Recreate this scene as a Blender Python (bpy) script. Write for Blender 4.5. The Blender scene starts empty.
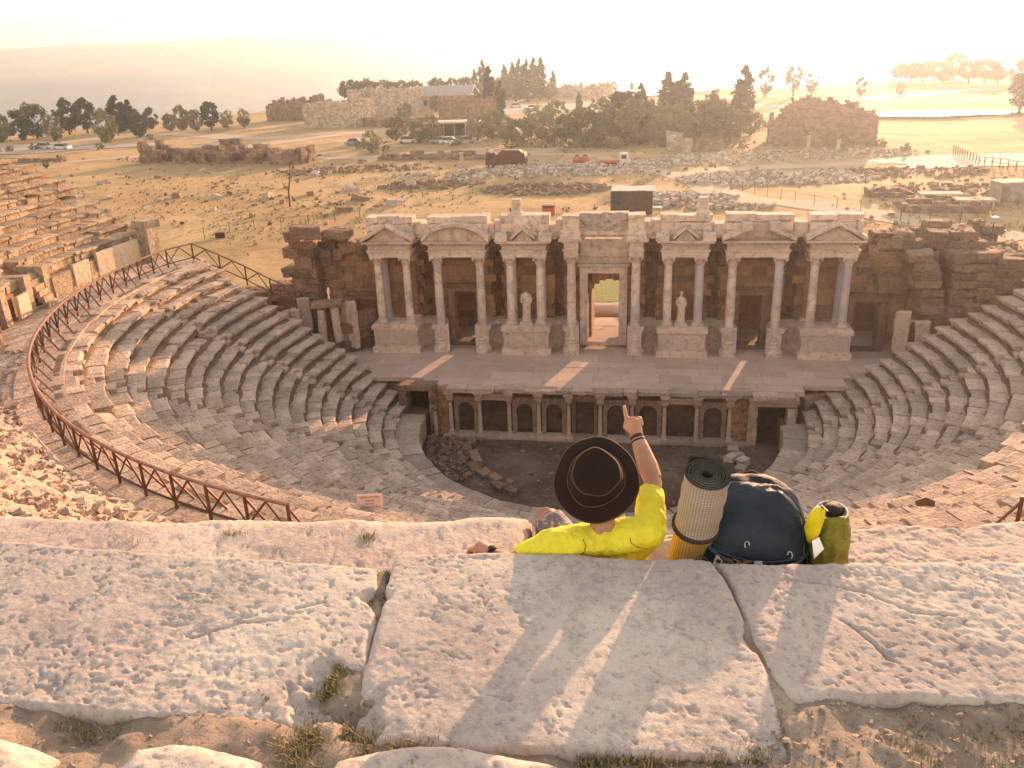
import bpy, math, random
import numpy as np
from mathutils import Vector, Matrix
S = bpy.context.scene
COL = S.collection
rnd = random.Random(7)
R = math.radians
# ------------------------------------------------------------------ camera numbers (metres; z = 0 is the stage floor)
CAM = np.array([2.30, -52.0, 18.72]); PIT, YAW, ROL, FOC = R(21.77), R(9.12), R(-2.16), 848.2
SUN_AZ, SUN_EL = R(17.0), R(8.4)
def cam_axes():
    cp, sp = math.cos(PIT), math.sin(PIT)
    f = np.array([-math.sin(YAW)*cp, math.cos(YAW)*cp, -sp]); rt = np.array([math.cos(YAW), math.sin(YAW), 0.])
    up = np.cross(rt, f)
    return math.cos(ROL)*rt+math.sin(ROL)*up, -math.sin(ROL)*rt+math.cos(ROL)*up, f
RT, UP, FW = cam_axes()
def ray(u, v): return FW+RT*(u-512)/FOC+UP*(384-v)/FOC
def at(u, v, z=0.0):
    d = ray(u, v); t = (z-CAM[2])/d[2]; return CAM+t*d
def deep(u, v, t): return Vector(CAM+t*ray(u, v))
# ------------------------------------------------------------------ noise
def vnoise(p):
    p = np.asarray(p, float); i = np.floor(p).astype(np.int64); f = p-i; f = f*f*f*(f*(f*6-15)+10)
    def h(a, b, c):
        n = (a*73856093) ^ (b*19349663) ^ (c*83492791)
        n = (n ^ (n >> 13))*1274126177 & 0x7fffffff
        n = (n ^ (n >> 16)) & 0xffff
        return n/65535.0
    x, y, z = i[:, 0], i[:, 1], i[:, 2]; fx, fy, fz = f[:, 0], f[:, 1], f[:, 2]
    def l(a, b, t): return a+(b-a)*t
    return l(l(l(h(x,y,z), h(x+1,y,z), fx), l(h(x,y+1,z), h(x+1,y+1,z), fx), fy),
             l(l(h(x,y,z+1), h(x+1,y,z+1), fx), l(h(x,y+1,z+1), h(x+1,y+1,z+1), fx), fy), fz)*2-1
def fbm(p, sc, oc=4, seed=0, gain=.5):
    p = np.asarray(p, float)*sc+seed*17.31+500; a = 1.; o = np.zeros(len(p)); t = 0
    for k in range(oc):
        o += a*vnoise(p); t += a; a *= gain; p = p*2.03+11.7
    return o/t
def sstep(a, b, x):
    t = np.clip((x-a)/(b-a), 0, 1); return t*t*(3-2*t)
# ------------------------------------------------------------------ mesh builder
def root_loc(o):
    while o.parent: o = o.parent
    return Vector(o.location)
class MB:
    def __init__(s): s.v = []; s.f = []
    def add(s, vs, fs):
        n = len(s.v); s.v.extend([tuple(map(float, q)) for q in vs]); s.f.extend([tuple(i+n for i in q) for q in fs]); return s
    def hexa(s, p): return s.add(p, [(0,3,2,1),(4,5,6,7),(0,1,5,4),(1,2,6,5),(2,3,7,6),(3,0,4,7)])
    def box(s, c, d, rz=0., j=0., tilt=0., r=rnd):
        hx, hy, hz = d[0]/2, d[1]/2, d[2]/2; P = []
        m = Matrix.Rotation(rz, 3, 'Z')
        if tilt: m = m @ Matrix.Rotation(r.uniform(-tilt, tilt), 3, 'X') @ Matrix.Rotation(r.uniform(-tilt, tilt), 3, 'Y')
        for z in (-hz, hz):
            for x, y in ((-hx,-hy),(hx,-hy),(hx,hy),(-hx,hy)):
                P.append(Vector(c)+m @ Vector((x+r.uniform(-j, j), y+r.uniform(-j, j), z+r.uniform(-j, j))))
        return s.hexa(P)
    def tube(s, pts, rad, n=8, cap=True, flat=None):
        pts = [Vector(p) for p in pts]; k = len(pts)
        if not hasattr(rad, '__len__'): rad = [rad]*k
        ref = None; rings = []
        for i in range(k):
            t = (pts[min(i+1, k-1)]-pts[max(i-1, 0)])
            t = t.normalized() if t.length > 1e-9 else Vector((0, 0, 1))
            if ref is None: ref = Vector((0, 0, 1)) if abs(t.z) < .9 else Vector((1, 0, 0))
            a = (ref-t*ref.dot(t)); a = a.normalized() if a.length > 1e-6 else t.orthogonal().normalized(); b = t.cross(a); ref = a
            fl = flat if flat else 1.
            rings.append([pts[i]+a*(math.cos(q)*rad[i]*fl)+b*(math.sin(q)*rad[i]) for q in [2*math.pi*w/n for w in range(n)]])
        vs = [p for g in rings for p in g]
        fs = [(i*n+w, i*n+(w+1) % n, (i+1)*n+(w+1) % n, (i+1)*n+w) for i in range(k-1) for w in range(n)]
        if cap: fs += [tuple(range(n))[::-1], tuple((k-1)*n+w for w in range(n))]
        return s.add(vs, fs)
    def lathe(s, c, prof, n=20, m=None, wob=None):
        vs = []; c = Vector(c)
        for (r, z) in prof:
            for w in range(n):
                a = 2*math.pi*w/n; rr = r*(wob(a, z) if wob else 1)
                p = Vector((rr*math.cos(a), rr*math.sin(a), z))
                vs.append(c+(m @ p if m else p))
        k = len(prof)
        fs = [(i*n+w, i*n+(w+1) % n, (i+1)*n+(w+1) % n, (i+1)*n+w) for i in range(k-1) for w in range(n)]
        fs += [tuple(range(n))[::-1], tuple((k-1)*n+w for w in range(n))]
        return s.add(vs, fs)
    def sweep(s, path, prof, j=0.):
        """closed profile (outward, z) along an open xy path; outward = to the right of the path"""
        path = [Vector((p[0], p[1])) for p in path]; k = len(path); n = len(prof); vs = []
        for i in range(k):
            d = []
            if i > 0: d.append((path[i]-path[i-1]).normalized())
            if i < k-1: d.append((path[i+1]-path[i]).normalized())
            t = sum(d, Vector((0, 0))).normalized(); q = Vector((t.y, -t.x))
            sc = 1/max(.5, abs(q.dot(Vector((d[0].y, -d[0].x)))))
            for (o, z) in prof:
                p = path[i]+q*(o*sc); vs.append((p.x+rnd.uniform(-j, j), p.y+rnd.uniform(-j, j), z+rnd.uniform(-j, j)))
        fs = [(i*n+w, (i+1)*n+w, (i+1)*n+(w+1) % n, i*n+(w+1) % n) for i in range(k-1) for w in range(n)]
        fs += [tuple(range(n)), tuple((k-1)*n+w for w in range(n))[::-1]]
        return s.add(vs, fs)
    def grid(s, P, nx, ny):
        """P: list of nx*ny points row by row"""
        return s.add(P, [(a*nx+b, a*nx+b+1, (a+1)*nx+b+1, (a+1)*nx+b) for a in range(ny-1) for b in range(nx-1)])
    def build(s, name, mat=None, parent=None, smooth=None):
        me = bpy.data.meshes.new(name)
        off = root_loc(parent) if parent else Vector((0, 0, 0))
        V = np.array(s.v, float).reshape(-1, 3)-np.array(off)
        me.from_pydata(V.tolist(), [], s.f)
        if mat: me.materials.append(mat)
        if smooth is not None:
            me.polygons.foreach_set('use_smooth', [True]*len(me.polygons))
            if smooth < 180: me.set_sharp_from_angle(angle=R(smooth))
        me.update()
        o = bpy.data.objects.new(name, me); COL.objects.link(o)
        if parent: o.parent = parent
        return o
def tag(o, label=None, cat=None, group=None, kind=None):
    if label: o['label'] = label
    if cat: o['category'] = cat
    if group: o['group'] = group
    if kind: o['kind'] = kind
    return o
def thing(name, label, cat, loc, group=None):
    o = bpy.data.objects.new(name, None); COL.objects.link(o); o.location = loc; o.empty_display_size = .2
    return tag(o, label, cat, group)
def rough(o, lv, size, st, bev=0.):
    if bev: m = o.modifiers.new('worn', 'BEVEL'); m.width = bev; m.segments = 1; m.limit_method = 'ANGLE'
    m = o.modifiers.new('cut', 'SUBSURF'); m.subdivision_type = 'SIMPLE'; m.levels = m.render_levels = lv
    k = f'worn_{size:.3f}'; t = bpy.data.textures.get(k)
    if not t: t = bpy.data.textures.new(k, 'CLOUDS'); t.noise_scale = size; t.noise_depth = 3
    m = o.modifiers.new('wear', 'DISPLACE'); m.texture = t; m.texture_coords = 'GLOBAL'; m.strength = st; m.mid_level = .5
    return o
ORD = ['first','second','third','fourth','fifth','sixth','seventh','eighth','ninth','tenth','eleventh','twelfth','thirteenth','fourteenth','fifteenth','sixteenth','seventeenth','eighteenth','nineteenth','twentieth']
# ------------------------------------------------------------------ materials
class NT:
    def __init__(s, name):
        s.m = bpy.data.materials.new(name); s.m.use_nodes = True; s.t = s.m.node_tree; s.n = s.t.nodes; s.l = s.t.links
        s.b = s.n['Principled BSDF']; s.b.inputs['Specular IOR Level'].default_value = .25
        s.tc = s.n.new('ShaderNodeNewGeometry')
    def put(s, sock, v):
        if hasattr(v, 'node'): s.l.new(v, sock)
        elif isinstance(v, (tuple, list)) and len(v) == 3 and sock.type == 'RGBA': sock.default_value = (*v, 1)
        else: sock.default_value = v
    @property
    def pos(s): return s.tc.outputs['Position']
    @property
    def isl(s): return s.tc.outputs['Random Per Island']
    def noise(s, sc, det=5, rough=.6, vec=None, dist=0.):
        n = s.n.new('ShaderNodeTexNoise'); s.put(n.inputs['Vector'], vec or s.pos)
        n.inputs['Scale'].default_value = sc; n.inputs['Detail'].default_value = det; n.inputs['Roughness'].default_value = rough; n.inputs['Distortion'].default_value = dist
        return n.outputs['Fac']
    def vor(s, sc, feat='F1', vec=None):
        n = s.n.new('ShaderNodeTexVoronoi'); n.feature = feat; s.put(n.inputs['Vector'], vec or s.pos); n.inputs['Scale'].default_value = sc
        return n.outputs['Distance']
    def ramp(s, fac, stops):
        n = s.n.new('ShaderNodeValToRGB'); s.put(n.inputs[0], fac); e = n.color_ramp.elements
        while len(e) < len(stops): e.new(.5)
        for q, (p, c) in zip(e, stops):
            q.position = p; q.color = (*c, 1) if isinstance(c, (tuple, list)) else (c, c, c, 1)
        return n.outputs['Color']
    def mix(s, f, a, b, mode='MIX'):
        n = s.n.new('ShaderNodeMix'); n.data_type = 'RGBA'; n.blend_type = mode
        s.put(n.inputs[0], f); s.put(n.inputs[6], a); s.put(n.inputs[7], b); return n.outputs[2]
    def math(s, op, a, b=0., c=None):
        n = s.n.new('ShaderNodeMath'); n.operation = op; s.put(n.inputs[0], a); s.put(n.inputs[1], b)
        if c is not None: s.put(n.inputs[2], c)
        return n.outputs[0]
    def mapr(s, v, a, b, c, d):
        n = s.n.new('ShaderNodeMapRange'); s.put(n.inputs[0], v)
        for i, q in enumerate((a, b, c, d)): n.inputs[i+1].default_value = q
        return n.outputs[0]
    def bump(s, h, st=.5, dist=.05):
        n = s.n.new('ShaderNodeBump'); s.put(n.inputs['Height'], h); n.inputs['Strength'].default_value = st; n.inputs['Distance'].default_value = dist
        if s.b.inputs['Normal'].is_linked: s.l.new(s.b.inputs['Normal'].links[0].from_socket, n.inputs['Normal'])
        s.l.new(n.outputs[0], s.b.inputs['Normal']); return s
    def fin(s, col, rough=.9, **k):
        s.put(s.b.inputs['Base Color'], col); s.put(s.b.inputs['Roughness'], rough)
        for a, v in k.items(): s.put(s.b.inputs[a.replace('_', ' ')], v)
        return s.m
def stone(name, c1, c2, dark, sc=1., isl=.35, bump=.6, bd=.05, pit=.5, lich=None):
    t = NT(name)
    col = t.mix(t.ramp(t.noise(.9*sc, 6, .65), [(.35, 0.), (.65, 1.)]), c1, c2)
    sp = t.ramp(t.noise(5*sc, 6, .7), [(.50, 0.), (.66, 1.)])
    col = t.mix(t.math('MULTIPLY', sp, pit), col, dark)
    if lich: col = t.mix(t.math('MULTIPLY', t.ramp(t.noise(.35*sc, 5, .7), [(.55, 0.), (.7, 1.)]), .7), col, lich)
    v = t.mapr(t.isl, 0, 1, 1-isl, 1+isl*.7)
    col = t.mix(1., col, v, 'MULTIPLY')
    t.bump(t.noise(4*sc, 8, .7), bump, bd*2); t.bump(t.vor(9*sc), bump*.35, bd)
    return t.fin(col, .92)
def plain(name, c, rough=.8, var=.25, sc=8., bump=0., **k):
    t = NT(name); n = t.mapr(t.noise(sc, 4), .3, .7, 1-var, 1+var)
    col = t.mix(1., c, n, 'MULTIPLY')
    if bump: t.bump(t.noise(sc*3, 4), bump, .02)
    return t.fin(col, rough, **k)
M = {}
M['seat'] = stone('seat_stone', (.60,.45,.345), (.46,.335,.25), (.17,.105,.07), 1., .26, .9, .08, .65)
M['seat_up'] = stone('upper_seat_stone', (.50,.37,.26), (.35,.25,.17), (.14,.09,.055), 1., .3, .9, .08, .7)
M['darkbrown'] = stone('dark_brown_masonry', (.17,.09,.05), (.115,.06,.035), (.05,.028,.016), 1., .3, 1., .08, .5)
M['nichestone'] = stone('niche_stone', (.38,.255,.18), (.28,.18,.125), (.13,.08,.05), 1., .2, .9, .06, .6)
M['marble'] = stone('facade_marble', (.70,.535,.425), (.54,.395,.305), (.30,.19,.13), .55, .16, .9, .06, .75)
M['relief'] = stone('carved_relief', (.66,.52,.42), (.54,.41,.32), (.32,.21,.145), .9, .15, 1., .10, .6)
M['bluemarble'] = stone('bluish_marble', (.47,.41,.385), (.38,.33,.31), (.30,.24,.21), 1.2, .1, .25, .03, .3)
M['brown'] = stone('brown_wall_stone', (.42,.22,.115), (.30,.155,.08), (.12,.06,.032), 1., .30, 1., .08, .6)
M['ruin'] = stone('ruin_stone', (.36,.22,.145), (.25,.15,.095), (.11,.065,.04), 1., .35, 1., .12, .7)
M['ruinlight'] = stone('pale_ruin_stone', (.50,.38,.29), (.38,.28,.21), (.2,.13,.09), 1., .3, .8, .06, .5)
M['dirt_shade'] = plain('seat_dirt_and_shade', (.15,.095,.06), .95, .4, 2., .5)  # dark tone for tread soil and for shade at the riser foot
t = NT('column_marble'); vv = t.n.new('ShaderNodeTexVoronoi'); vv.inputs['Scale'].default_value = .75; t.l.new(t.pos, vv.inputs['Vector']); sx_ = t.n.new('ShaderNodeSeparateColor'); t.l.new(vv.outputs['Color'], sx_.inputs[0])
c = t.ramp(sx_.outputs[0], [(.0, (.66,.51,.41)), (.42, (.72,.57,.46)), (.62, (.56,.42,.33)), (.80, (.50,.43,.40))]); c = t.mix(t.ramp(t.noise(2.2, 7, .7), [(.48, 0.), (.66, .8)]), c, (.36,.245,.175)); c = t.mix(t.ramp(t.noise(9, 5, .7), [(.56, 0.), (.66, .6)]), c, (.22,.14,.095)); t.bump(t.noise(6, 7, .7), .8, .05)
M['shaft'] = t.fin(c, .9)
M['plaster'] = stone('smooth_pale_slab', (.56,.43,.31), (.48,.36,.255), (.33,.23,.16), 1., .1, .25, .02, .3)
M['rubble'] = stone('rubble_stone', (.53,.43,.34), (.38,.30,.235), (.2,.14,.10), 3., .45, .5, .03, .4)
t = NT('grey_soil'); c = t.mix(t.ramp(t.noise(3, 6, .7), [(.4, 0.), (.6, 1.)]), (.34,.255,.19), (.46,.36,.28)); c = t.mix(t.ramp(t.noise(30, 5, .7), [(.55, 0.), (.65, .7)]), c, (.15,.10,.07)); t.bump(t.noise(25, 8, .75), 1., .03); M['soil'] = t.fin(c, .95)
M['stagefloor'] = stone('stage_paving', (.53,.385,.30), (.46,.33,.255), (.33,.23,.17), .8, .12, .2, .02, .35)
M['wood'] = plain('rust_brown_wood', (.125,.052,.03), .7, .4, 6., .3)
M['woodtop'] = plain('worn_handrail_wood', (.22,.105,.062), .6, .4, 6., .3)
M['bark'] = plain('bark', (.09,.06,.04), .95, .5, 5., .6)
M['metalrail'] = plain('pale_metal', (.62,.58,.52), .35, .15, Metallic=.6)
M['darkmetal'] = plain('dark_metal', (.06,.05,.045), .6, .3)
def leafmat(name, a, b):
    t = NT(name); col = t.mix(t.isl, a, b); col = t.mix(t.ramp(t.noise(.5, 3), [(.35, 0.), (.7, .6)]), col, tuple(x*.55 for x in a))
    oi = t.n.new('ShaderNodeObjectInfo'); col = t.mix(t.mapr(oi.outputs['Random'], .35, 1, 0, .6), col, tuple(min(.3, x*1.9+.012) for x in b)); col = t.mix(t.mapr(oi.outputs['Random'], 0, .3, .45, 0), col, tuple(x*.6 for x in a))
    return t.fin(col, .8)
M['leaf_dark'] = leafmat('cypress_leaf', (.030,.042,.018), (.055,.060,.026))
M['leaf_mid'] = leafmat('broad_leaf', (.075,.08,.026), (.15,.135,.048))
M['leaf_light'] = leafmat('olive_leaf', (.16,.135,.05), (.26,.205,.08))
M['leaf_pine'] = leafmat('pine_leaf', (.055,.062,.024), (.11,.10,.04))
M['drygrass'] = leafmat('dry_grass_blade', (.30,.22,.09), (.42,.33,.16))
M['greengrass'] = leafmat('green_grass_blade', (.13,.125,.04), (.22,.19,.075))
# ground: dry meadow with worn earth and some green
t = NT('dry_meadow')
c = t.mix(t.ramp(t.noise(.045, 6, .65), [(.38, 0.), (.62, 1.)]), (.40,.23,.095), (.52,.34,.165))
c = t.mix(t.ramp(t.noise(.11, 7, .7), [(.50, 0.), (.66, .85)]), c, (.24,.155,.07))
c = t.mix(t.ramp(t.noise(.03, 5, .6, dist=1.), [(.55, 0.), (.72, .6)]), c, (.21,.17,.065))
c = t.mix(t.ramp(t.noise(.6, 6, .75), [(.56, 0.), (.72, .6)]), c, (.15,.095,.045))
c = t.mix(t.ramp(t.noise(.25, 4, .6), [(.62, 0.), (.72, .7)]), c, (.46,.36,.27))
far = t.n.new('ShaderNodeSeparateXYZ'); t.l.new(t.pos, far.inputs[0])
val = t.mix(t.ramp(t.noise(.0035, 4, .6), [(.42, 0.), (.58, 1.)]), (.05,.075,.055), (.16,.16,.11))
vb = t.n.new('ShaderNodeTexVoronoi'); t.l.new(t.pos, vb.inputs['Vector']); vb.inputs['Scale'].default_value = .006
val = t.mix(.5, val, vb.outputs['Color'], 'SOFT_LIGHT')
val = t.mix(t.ramp(t.noise(.02, 5, .7), [(.52, 0.), (.62, .8)]), val, (.04,.055,.025))
c = t.mix(t.mapr(far.outputs['Z'], -12, -40, 0, 1), c, val)
t.bump(t.noise(.9, 8, .75), 1., .5)
M['meadow'] = t.fin(c, .95)
t = NT('worn_earth'); c = t.mix(t.noise(.2, 5), (.38,.265,.175), (.48,.355,.25)); t.bump(t.noise(2., 6), .5, .1); M['path'] = t.fin(c, .95)
t = NT('pale_asphalt'); c = t.mix(t.noise(.1, 5), (.30,.235,.185), (.38,.305,.245)); M['road'] = t.fin(c, .85)
t = NT('green_turf'); c = t.mix(t.noise(1.2, 6, .7), (.12,.15,.03), (.27,.27,.07)); t.bump(t.noise(4., 6), 1., .2); M['turf'] = t.fin(c, .95)
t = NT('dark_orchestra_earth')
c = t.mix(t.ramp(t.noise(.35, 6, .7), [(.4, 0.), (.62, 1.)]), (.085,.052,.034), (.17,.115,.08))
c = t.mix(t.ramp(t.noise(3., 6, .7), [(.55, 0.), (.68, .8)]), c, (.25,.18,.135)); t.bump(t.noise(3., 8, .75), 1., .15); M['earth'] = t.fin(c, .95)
t = NT('travertine_white'); c = t.mix(t.noise(.03, 5), (.62,.66,.70), (.80,.82,.84)); M['travertine'] = t.fin(c, .6)
t = NT('pond_water'); t.bump(t.noise(.5, 3), .05, .2); M['water'] = t.fin((.02,.03,.035), .14, Specular_IOR_Level=.6)
M['white'] = plain('white_paint', (.75,.73,.7), .5, .1)
M['redpaint'] = plain('dark_red_paint', (.10,.018,.012), .5, .3)
M['orange'] = plain('orange_paint', (.42,.10,.035), .6, .2)
M['tin'] = plain('weathered_tin', (.26,.235,.21), .5, .35, 2.)
M['shedwall'] = plain('dark_brown_boards', (.075,.04,.025), .85, .4, 3.)
M['tyre'] = plain('tyre_rubber', (.02,.02,.02), .9, .2)
M['silver'] = plain('silver_paint', (.45,.44,.42), .35, .1, Metallic=.3)
M['glass'] = plain('dark_glass', (.02,.025,.03), .1, .1)
HAZE, HAZE_G, SKY, SUN, EXPO, WB, TINT, DUST = .00040, .68, .15, 2.9, 2.15, 9700, 38, .2
# ------------------------------------------------------------------ theatre geometry
OX, OY = 0.0, -7.0
def pol(r, a, z=0.): a = R(a); return (OX+r*math.cos(a), OY+r*math.sin(a), z)
AL, AR = 168.0, 372.0          # the two ends of the cavea
ZD = 6.5                       # diazoma level
# ------------------------------------------------------------------ terrain, one sheet to the horizon
def edge_dist(az):             # how far the plateau reaches, seen from the theatre, by bearing in degrees
    return np.interp(az, [-180, -70, -45, -38, -28, -20, -9, -6, -1, 4, 10, 15, 22, 40, 180], [600, 420, 285, 282, 300, 345, 385, 412, 412, 352, 350, 400, 440, 460, 600])
def terr(x, y):
    x = np.asarray(x, float); y = np.asarray(y, float); p = np.stack([x, y, x*0], 1)
    dx, dy = x-CAM[0], y-CAM[1]; d = np.hypot(dx, dy); az = np.degrees(np.arctan2(dx, dy))
    z = .5*fbm(p, 1/28., 4, 3)*sstep(60, 90, d)+.10*fbm(p, 1/5., 3, 4)
    hill = 16.45*sstep(-4, -30, y-.0*x)*sstep(20, 46, np.hypot(x-OX, y-OY))
    z = z+hill*(y < 2)
    drop = sstep(0, 420, d-edge_dist(az)); z = z-150*drop
    far = sstep(300, 900, d-edge_dist(az)); z = z+far*(10*fbm(p, 1/600., 4, 9)+34*np.clip(fbm(p, 1/900., 3, 19), 0, 1)*sstep(900, 2200, d))
    ridge = sstep(2300, 3500, d)*(150+18.7+np.interp(az, [-180, -60, -40, -20, 0, 12, 30, 180], [62, 62, 60, 50, 26, 10, 4, 62])+20*fbm(p, 1/650., 5, 5))
    z = z+ridge
    r = np.hypot(x-OX, y-OY)
    hole = ((r < 44.2) & (y < 0.5)) | ((np.abs(x) < 25) & (y < 7.3) & (y > -14))
    return np.where(hole, -7.0, z)
def tz(x, y): return float(terr([x], [y])[0])
def build_terrain():
    az = np.concatenate([np.arange(-50, 50, .22), np.arange(50, 310, 2.6)]); k = len(az)
    rr = np.concatenate([np.arange(4, 62, 1.4), np.geomspace(62, 420, 150), np.geomspace(430, 5200, 70)]); m = len(rr)
    A, D = np.meshgrid(np.radians(az), rr); x = (CAM[0]+D*np.sin(A)).ravel(); y = (CAM[1]+D*np.cos(A)).ravel()
    z = terr(x, y); b = MB(); b.v = list(map(tuple, np.stack([x, y, z], 1)))
    b.f = [(i*k+j, i*k+(j+1) % k, (i+1)*k+(j+1) % k, (i+1)*k+j) for i in range(m-1) for j in range(k)]
    b.f.append(tuple(range(k)))
    tag(b.build('ground', M['meadow'], None, 180), kind='structure')
build_terrain()
def ribbon(name, pts, w, mat, off=.05, kind='structure', label=None):
    """a path sheet following the ground"""
    P = []; pts = [Vector(p[:2]) for p in pts]; out = []
    for a, b_ in zip(pts[:-1], pts[1:]):
        n = max(2, int((b_-a).length/2.5)); out += [a.lerp(b_, q/n) for q in range(n)]
    out.append(pts[-1]); nx = 5
    for i, p in enumerate(out):
        t = (out[min(i+1, len(out)-1)]-out[max(i-1, 0)]).normalized(); q = Vector((t.y, -t.x))
        ww = w*(1+.18*math.sin(i*1.7)+.12*math.sin(i*.53))
        for s in np.linspace(-.5, .5, nx): P.append((p.x+q.x*ww*s, p.y+q.y*ww*s))
    P = np.array(P); z = terr(P[:, 0], P[:, 1])+off
    b = MB(); b.grid([(x, y, q) for (x, y), q in zip(P, z)], nx, len(out))
    return tag(b.build(name, mat, None, 180), label, kind=kind)
def patch(name, c, rx, ry, mat, off=.06, rot=0., kind='structure', n=40, flat=None, wob=.18, seed=1):
    b = MB(); P = []; rings = 8
    for i in range(rings+1):
        for j in range(n):
            a = 2*math.pi*j/n; w = 1+wob*math.sin(3*a+seed)+wob*.6*math.sin(5*a+2*seed)
            x0, y0 = rx*w*i/rings*math.cos(a), ry*w*i/rings*math.sin(a)
            P.append((c[0]+x0*math.cos(rot)-y0*math.sin(rot), c[1]+x0*math.sin(rot)+y0*math.cos(rot)))
    P = np.array(P); z = terr(P[:, 0], P[:, 1])+off if flat is None else np.full(len(P), flat)
    b.v = [(x, y, q) for (x, y), q in zip(P, z)]
    b.f = [(i*n+j, i*n+(j+1) % n, (i+1)*n+(j+1) % n, (i+1)*n+j) for i in range(rings) for j in range(n)]
    return tag(b.build(name, mat, None, 180), kind=kind)
# ------------------------------------------------------------------ lower seats
def seat_row(r0, zt, dep, rise, a0, a1, rg, rough=1., stairs=(), brk=0.):
    b = MB(); a = a0
    while a < a1-.3:
        L = rg.uniform(.55, 1.6); da = math.degrees(L/r0); e = min(a+da, a1)
        if a1-e < math.degrees(.5/r0): e = a1
        onst = False
        for s in stairs:
            w = math.degrees(.38/r0)
            if a < s-w < e: e = s-w
            if s-w-1e-6 <= a < s+w: e = s+w; onst = True
        dz = rg.gauss(0, .014)*rough; dr = rg.gauss(0, .024)*rough
        if onst:                          # two half-height steps cut through the row
            for q in (0, 1):
                pr = [(r0+dep*.5*q-.02, zt-rise*.5*(1-q)), (r0+dep*.5*q+dep*.55, zt-rise*.5*(1-q)+rg.gauss(0, .02)), (r0+dep*.5*q+dep*.55, zt-rise-.2), (r0+dep*.5*q, zt-rise-.2)]
                g0, g1 = a+math.degrees(.03/r0), e-math.degrees(.03/r0)
                vs = [pol(p[0], g, p[1]+rg.gauss(0, .015)) for g in (g0, g1) for p in pr]
                b.add(vs, [(0, 1, 5, 4), (1, 2, 6, 5), (2, 3, 7, 6), (3, 0, 4, 7), (0, 3, 2, 1), (4, 5, 6, 7)])
        elif rg.random() < brk:           # a lost block: only a low broken stump
            p = pol(r0+dep*.6, (a+e)/2, zt-rise*.75); b.box(p, (dep*.9, L*.8, rise*.7), R((a+e)/2), .09, .15, rg)
        else:
            ch = rg.random() < .16*rough
            lip = rg.uniform(.02, .07); gp = math.degrees(rg.uniform(.004, .035)*rough/r0)
            pr = [(.17, -rise-.1), (.15, -.20), (.0, -.14), (.0-lip*.2, -.035), (.05, 0.), (dep+.28, 0.+rg.gauss(0, .015)), (dep+.28, -rise-.1)]
            if ch: pr[2] = (.10, -.17); pr[3] = (.10, -.08); pr[4] = (.2, -.01)
            g0, g1 = a+gp, e-gp; n = 2 if (g1-g0)*r0 > 70 else 1; m = len(pr); vs = []
            for i in range(n+1):
                g = g0+(g1-g0)*i/n
                for (o, z) in pr: vs.append(pol(r0+o+dr+rg.gauss(0, .012)*rough, g, zt+z+dz+rg.gauss(0, .010)*rough))
            fs = [(i*m+w, i*m+(w+1) % m, (i+1)*m+(w+1) % m, (i+1)*m+w) for i in range(n) for w in range(m)]
            fs += [tuple(range(m))[::-1], tuple(n*m+w for w in range(m))]
            b.add(vs, fs)
        a = e
    return b
def soil_shade_strip(rb, z, a0, a1, rg):  # wedge at the tread's back: part soil, part painted shade under the riser
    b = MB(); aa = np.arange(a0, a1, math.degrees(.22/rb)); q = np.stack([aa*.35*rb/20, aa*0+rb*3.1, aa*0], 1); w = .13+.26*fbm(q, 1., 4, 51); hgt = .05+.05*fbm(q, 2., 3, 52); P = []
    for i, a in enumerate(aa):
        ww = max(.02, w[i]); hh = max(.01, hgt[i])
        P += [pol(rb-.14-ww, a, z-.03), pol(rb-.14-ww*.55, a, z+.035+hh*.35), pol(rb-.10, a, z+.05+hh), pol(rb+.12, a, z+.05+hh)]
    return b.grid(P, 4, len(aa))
rg = random.Random(11)
low = thing('seating_tier', 'lower tier of curving grey stone seats around the sunken orchestra', 'stone seating', (OX, OY-18, 0))
STAIRS = (186, 214, 242, 270, 298, 326, 354)
NR, R0, Z0, DEP, RISE = 19, 11.6, -1.25, .775, .425
for k in range(NR):
    r0 = R0+k*DEP; e = max(0, 3*(1-k/3.))*1.2
    o = seat_row(r0, Z0+k*RISE, DEP, RISE, AL+e+rg.uniform(-.6, 1.2), AR-e-rg.uniform(-.6, 1.2), rg, 1.+.25*(k > 12), STAIRS, .008+.012*(k > 13)).build('seat_row', M['seat'], low); rough(o, 1, .22, .07)
    soil_shade_strip(r0+DEP+.17, Z0+k*RISE, AL+e+1, AR-e-1, rg).build('soil', M['dirt_shade'], o)  # soil strip, coloured dark to draw the shade line below the next riser
# orchestra edge walk and wall
b = MB(); a = 178.
while a < 362:
    e = min(a+rg.uniform(4, 9), 362.); g = .12
    pr = [(10.35, -3.3), (10.33, -2.0), (10.28, -1.86), (10.32, -1.74+rg.gauss(0, .03)), (11.75, -1.68+rg.gauss(0, .02)), (11.75, -3.3)]; m = 6
    vs = [pol(q[0]+rg.gauss(0, .02), w, q[1]) for w in (a+g, (a+e)/2, e-g) for q in pr]
    b.add(vs, [(i*m+w, i*m+(w+1) % m, (i+1)*m+(w+1) % m, (i+1)*m+w) for i in range(2) for w in range(m)]+[tuple(range(m))[::-1], tuple(2*m+w for w in range(m))]); a = e
b.build('orchestra_wall', M['ruinlight'], low)
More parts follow.
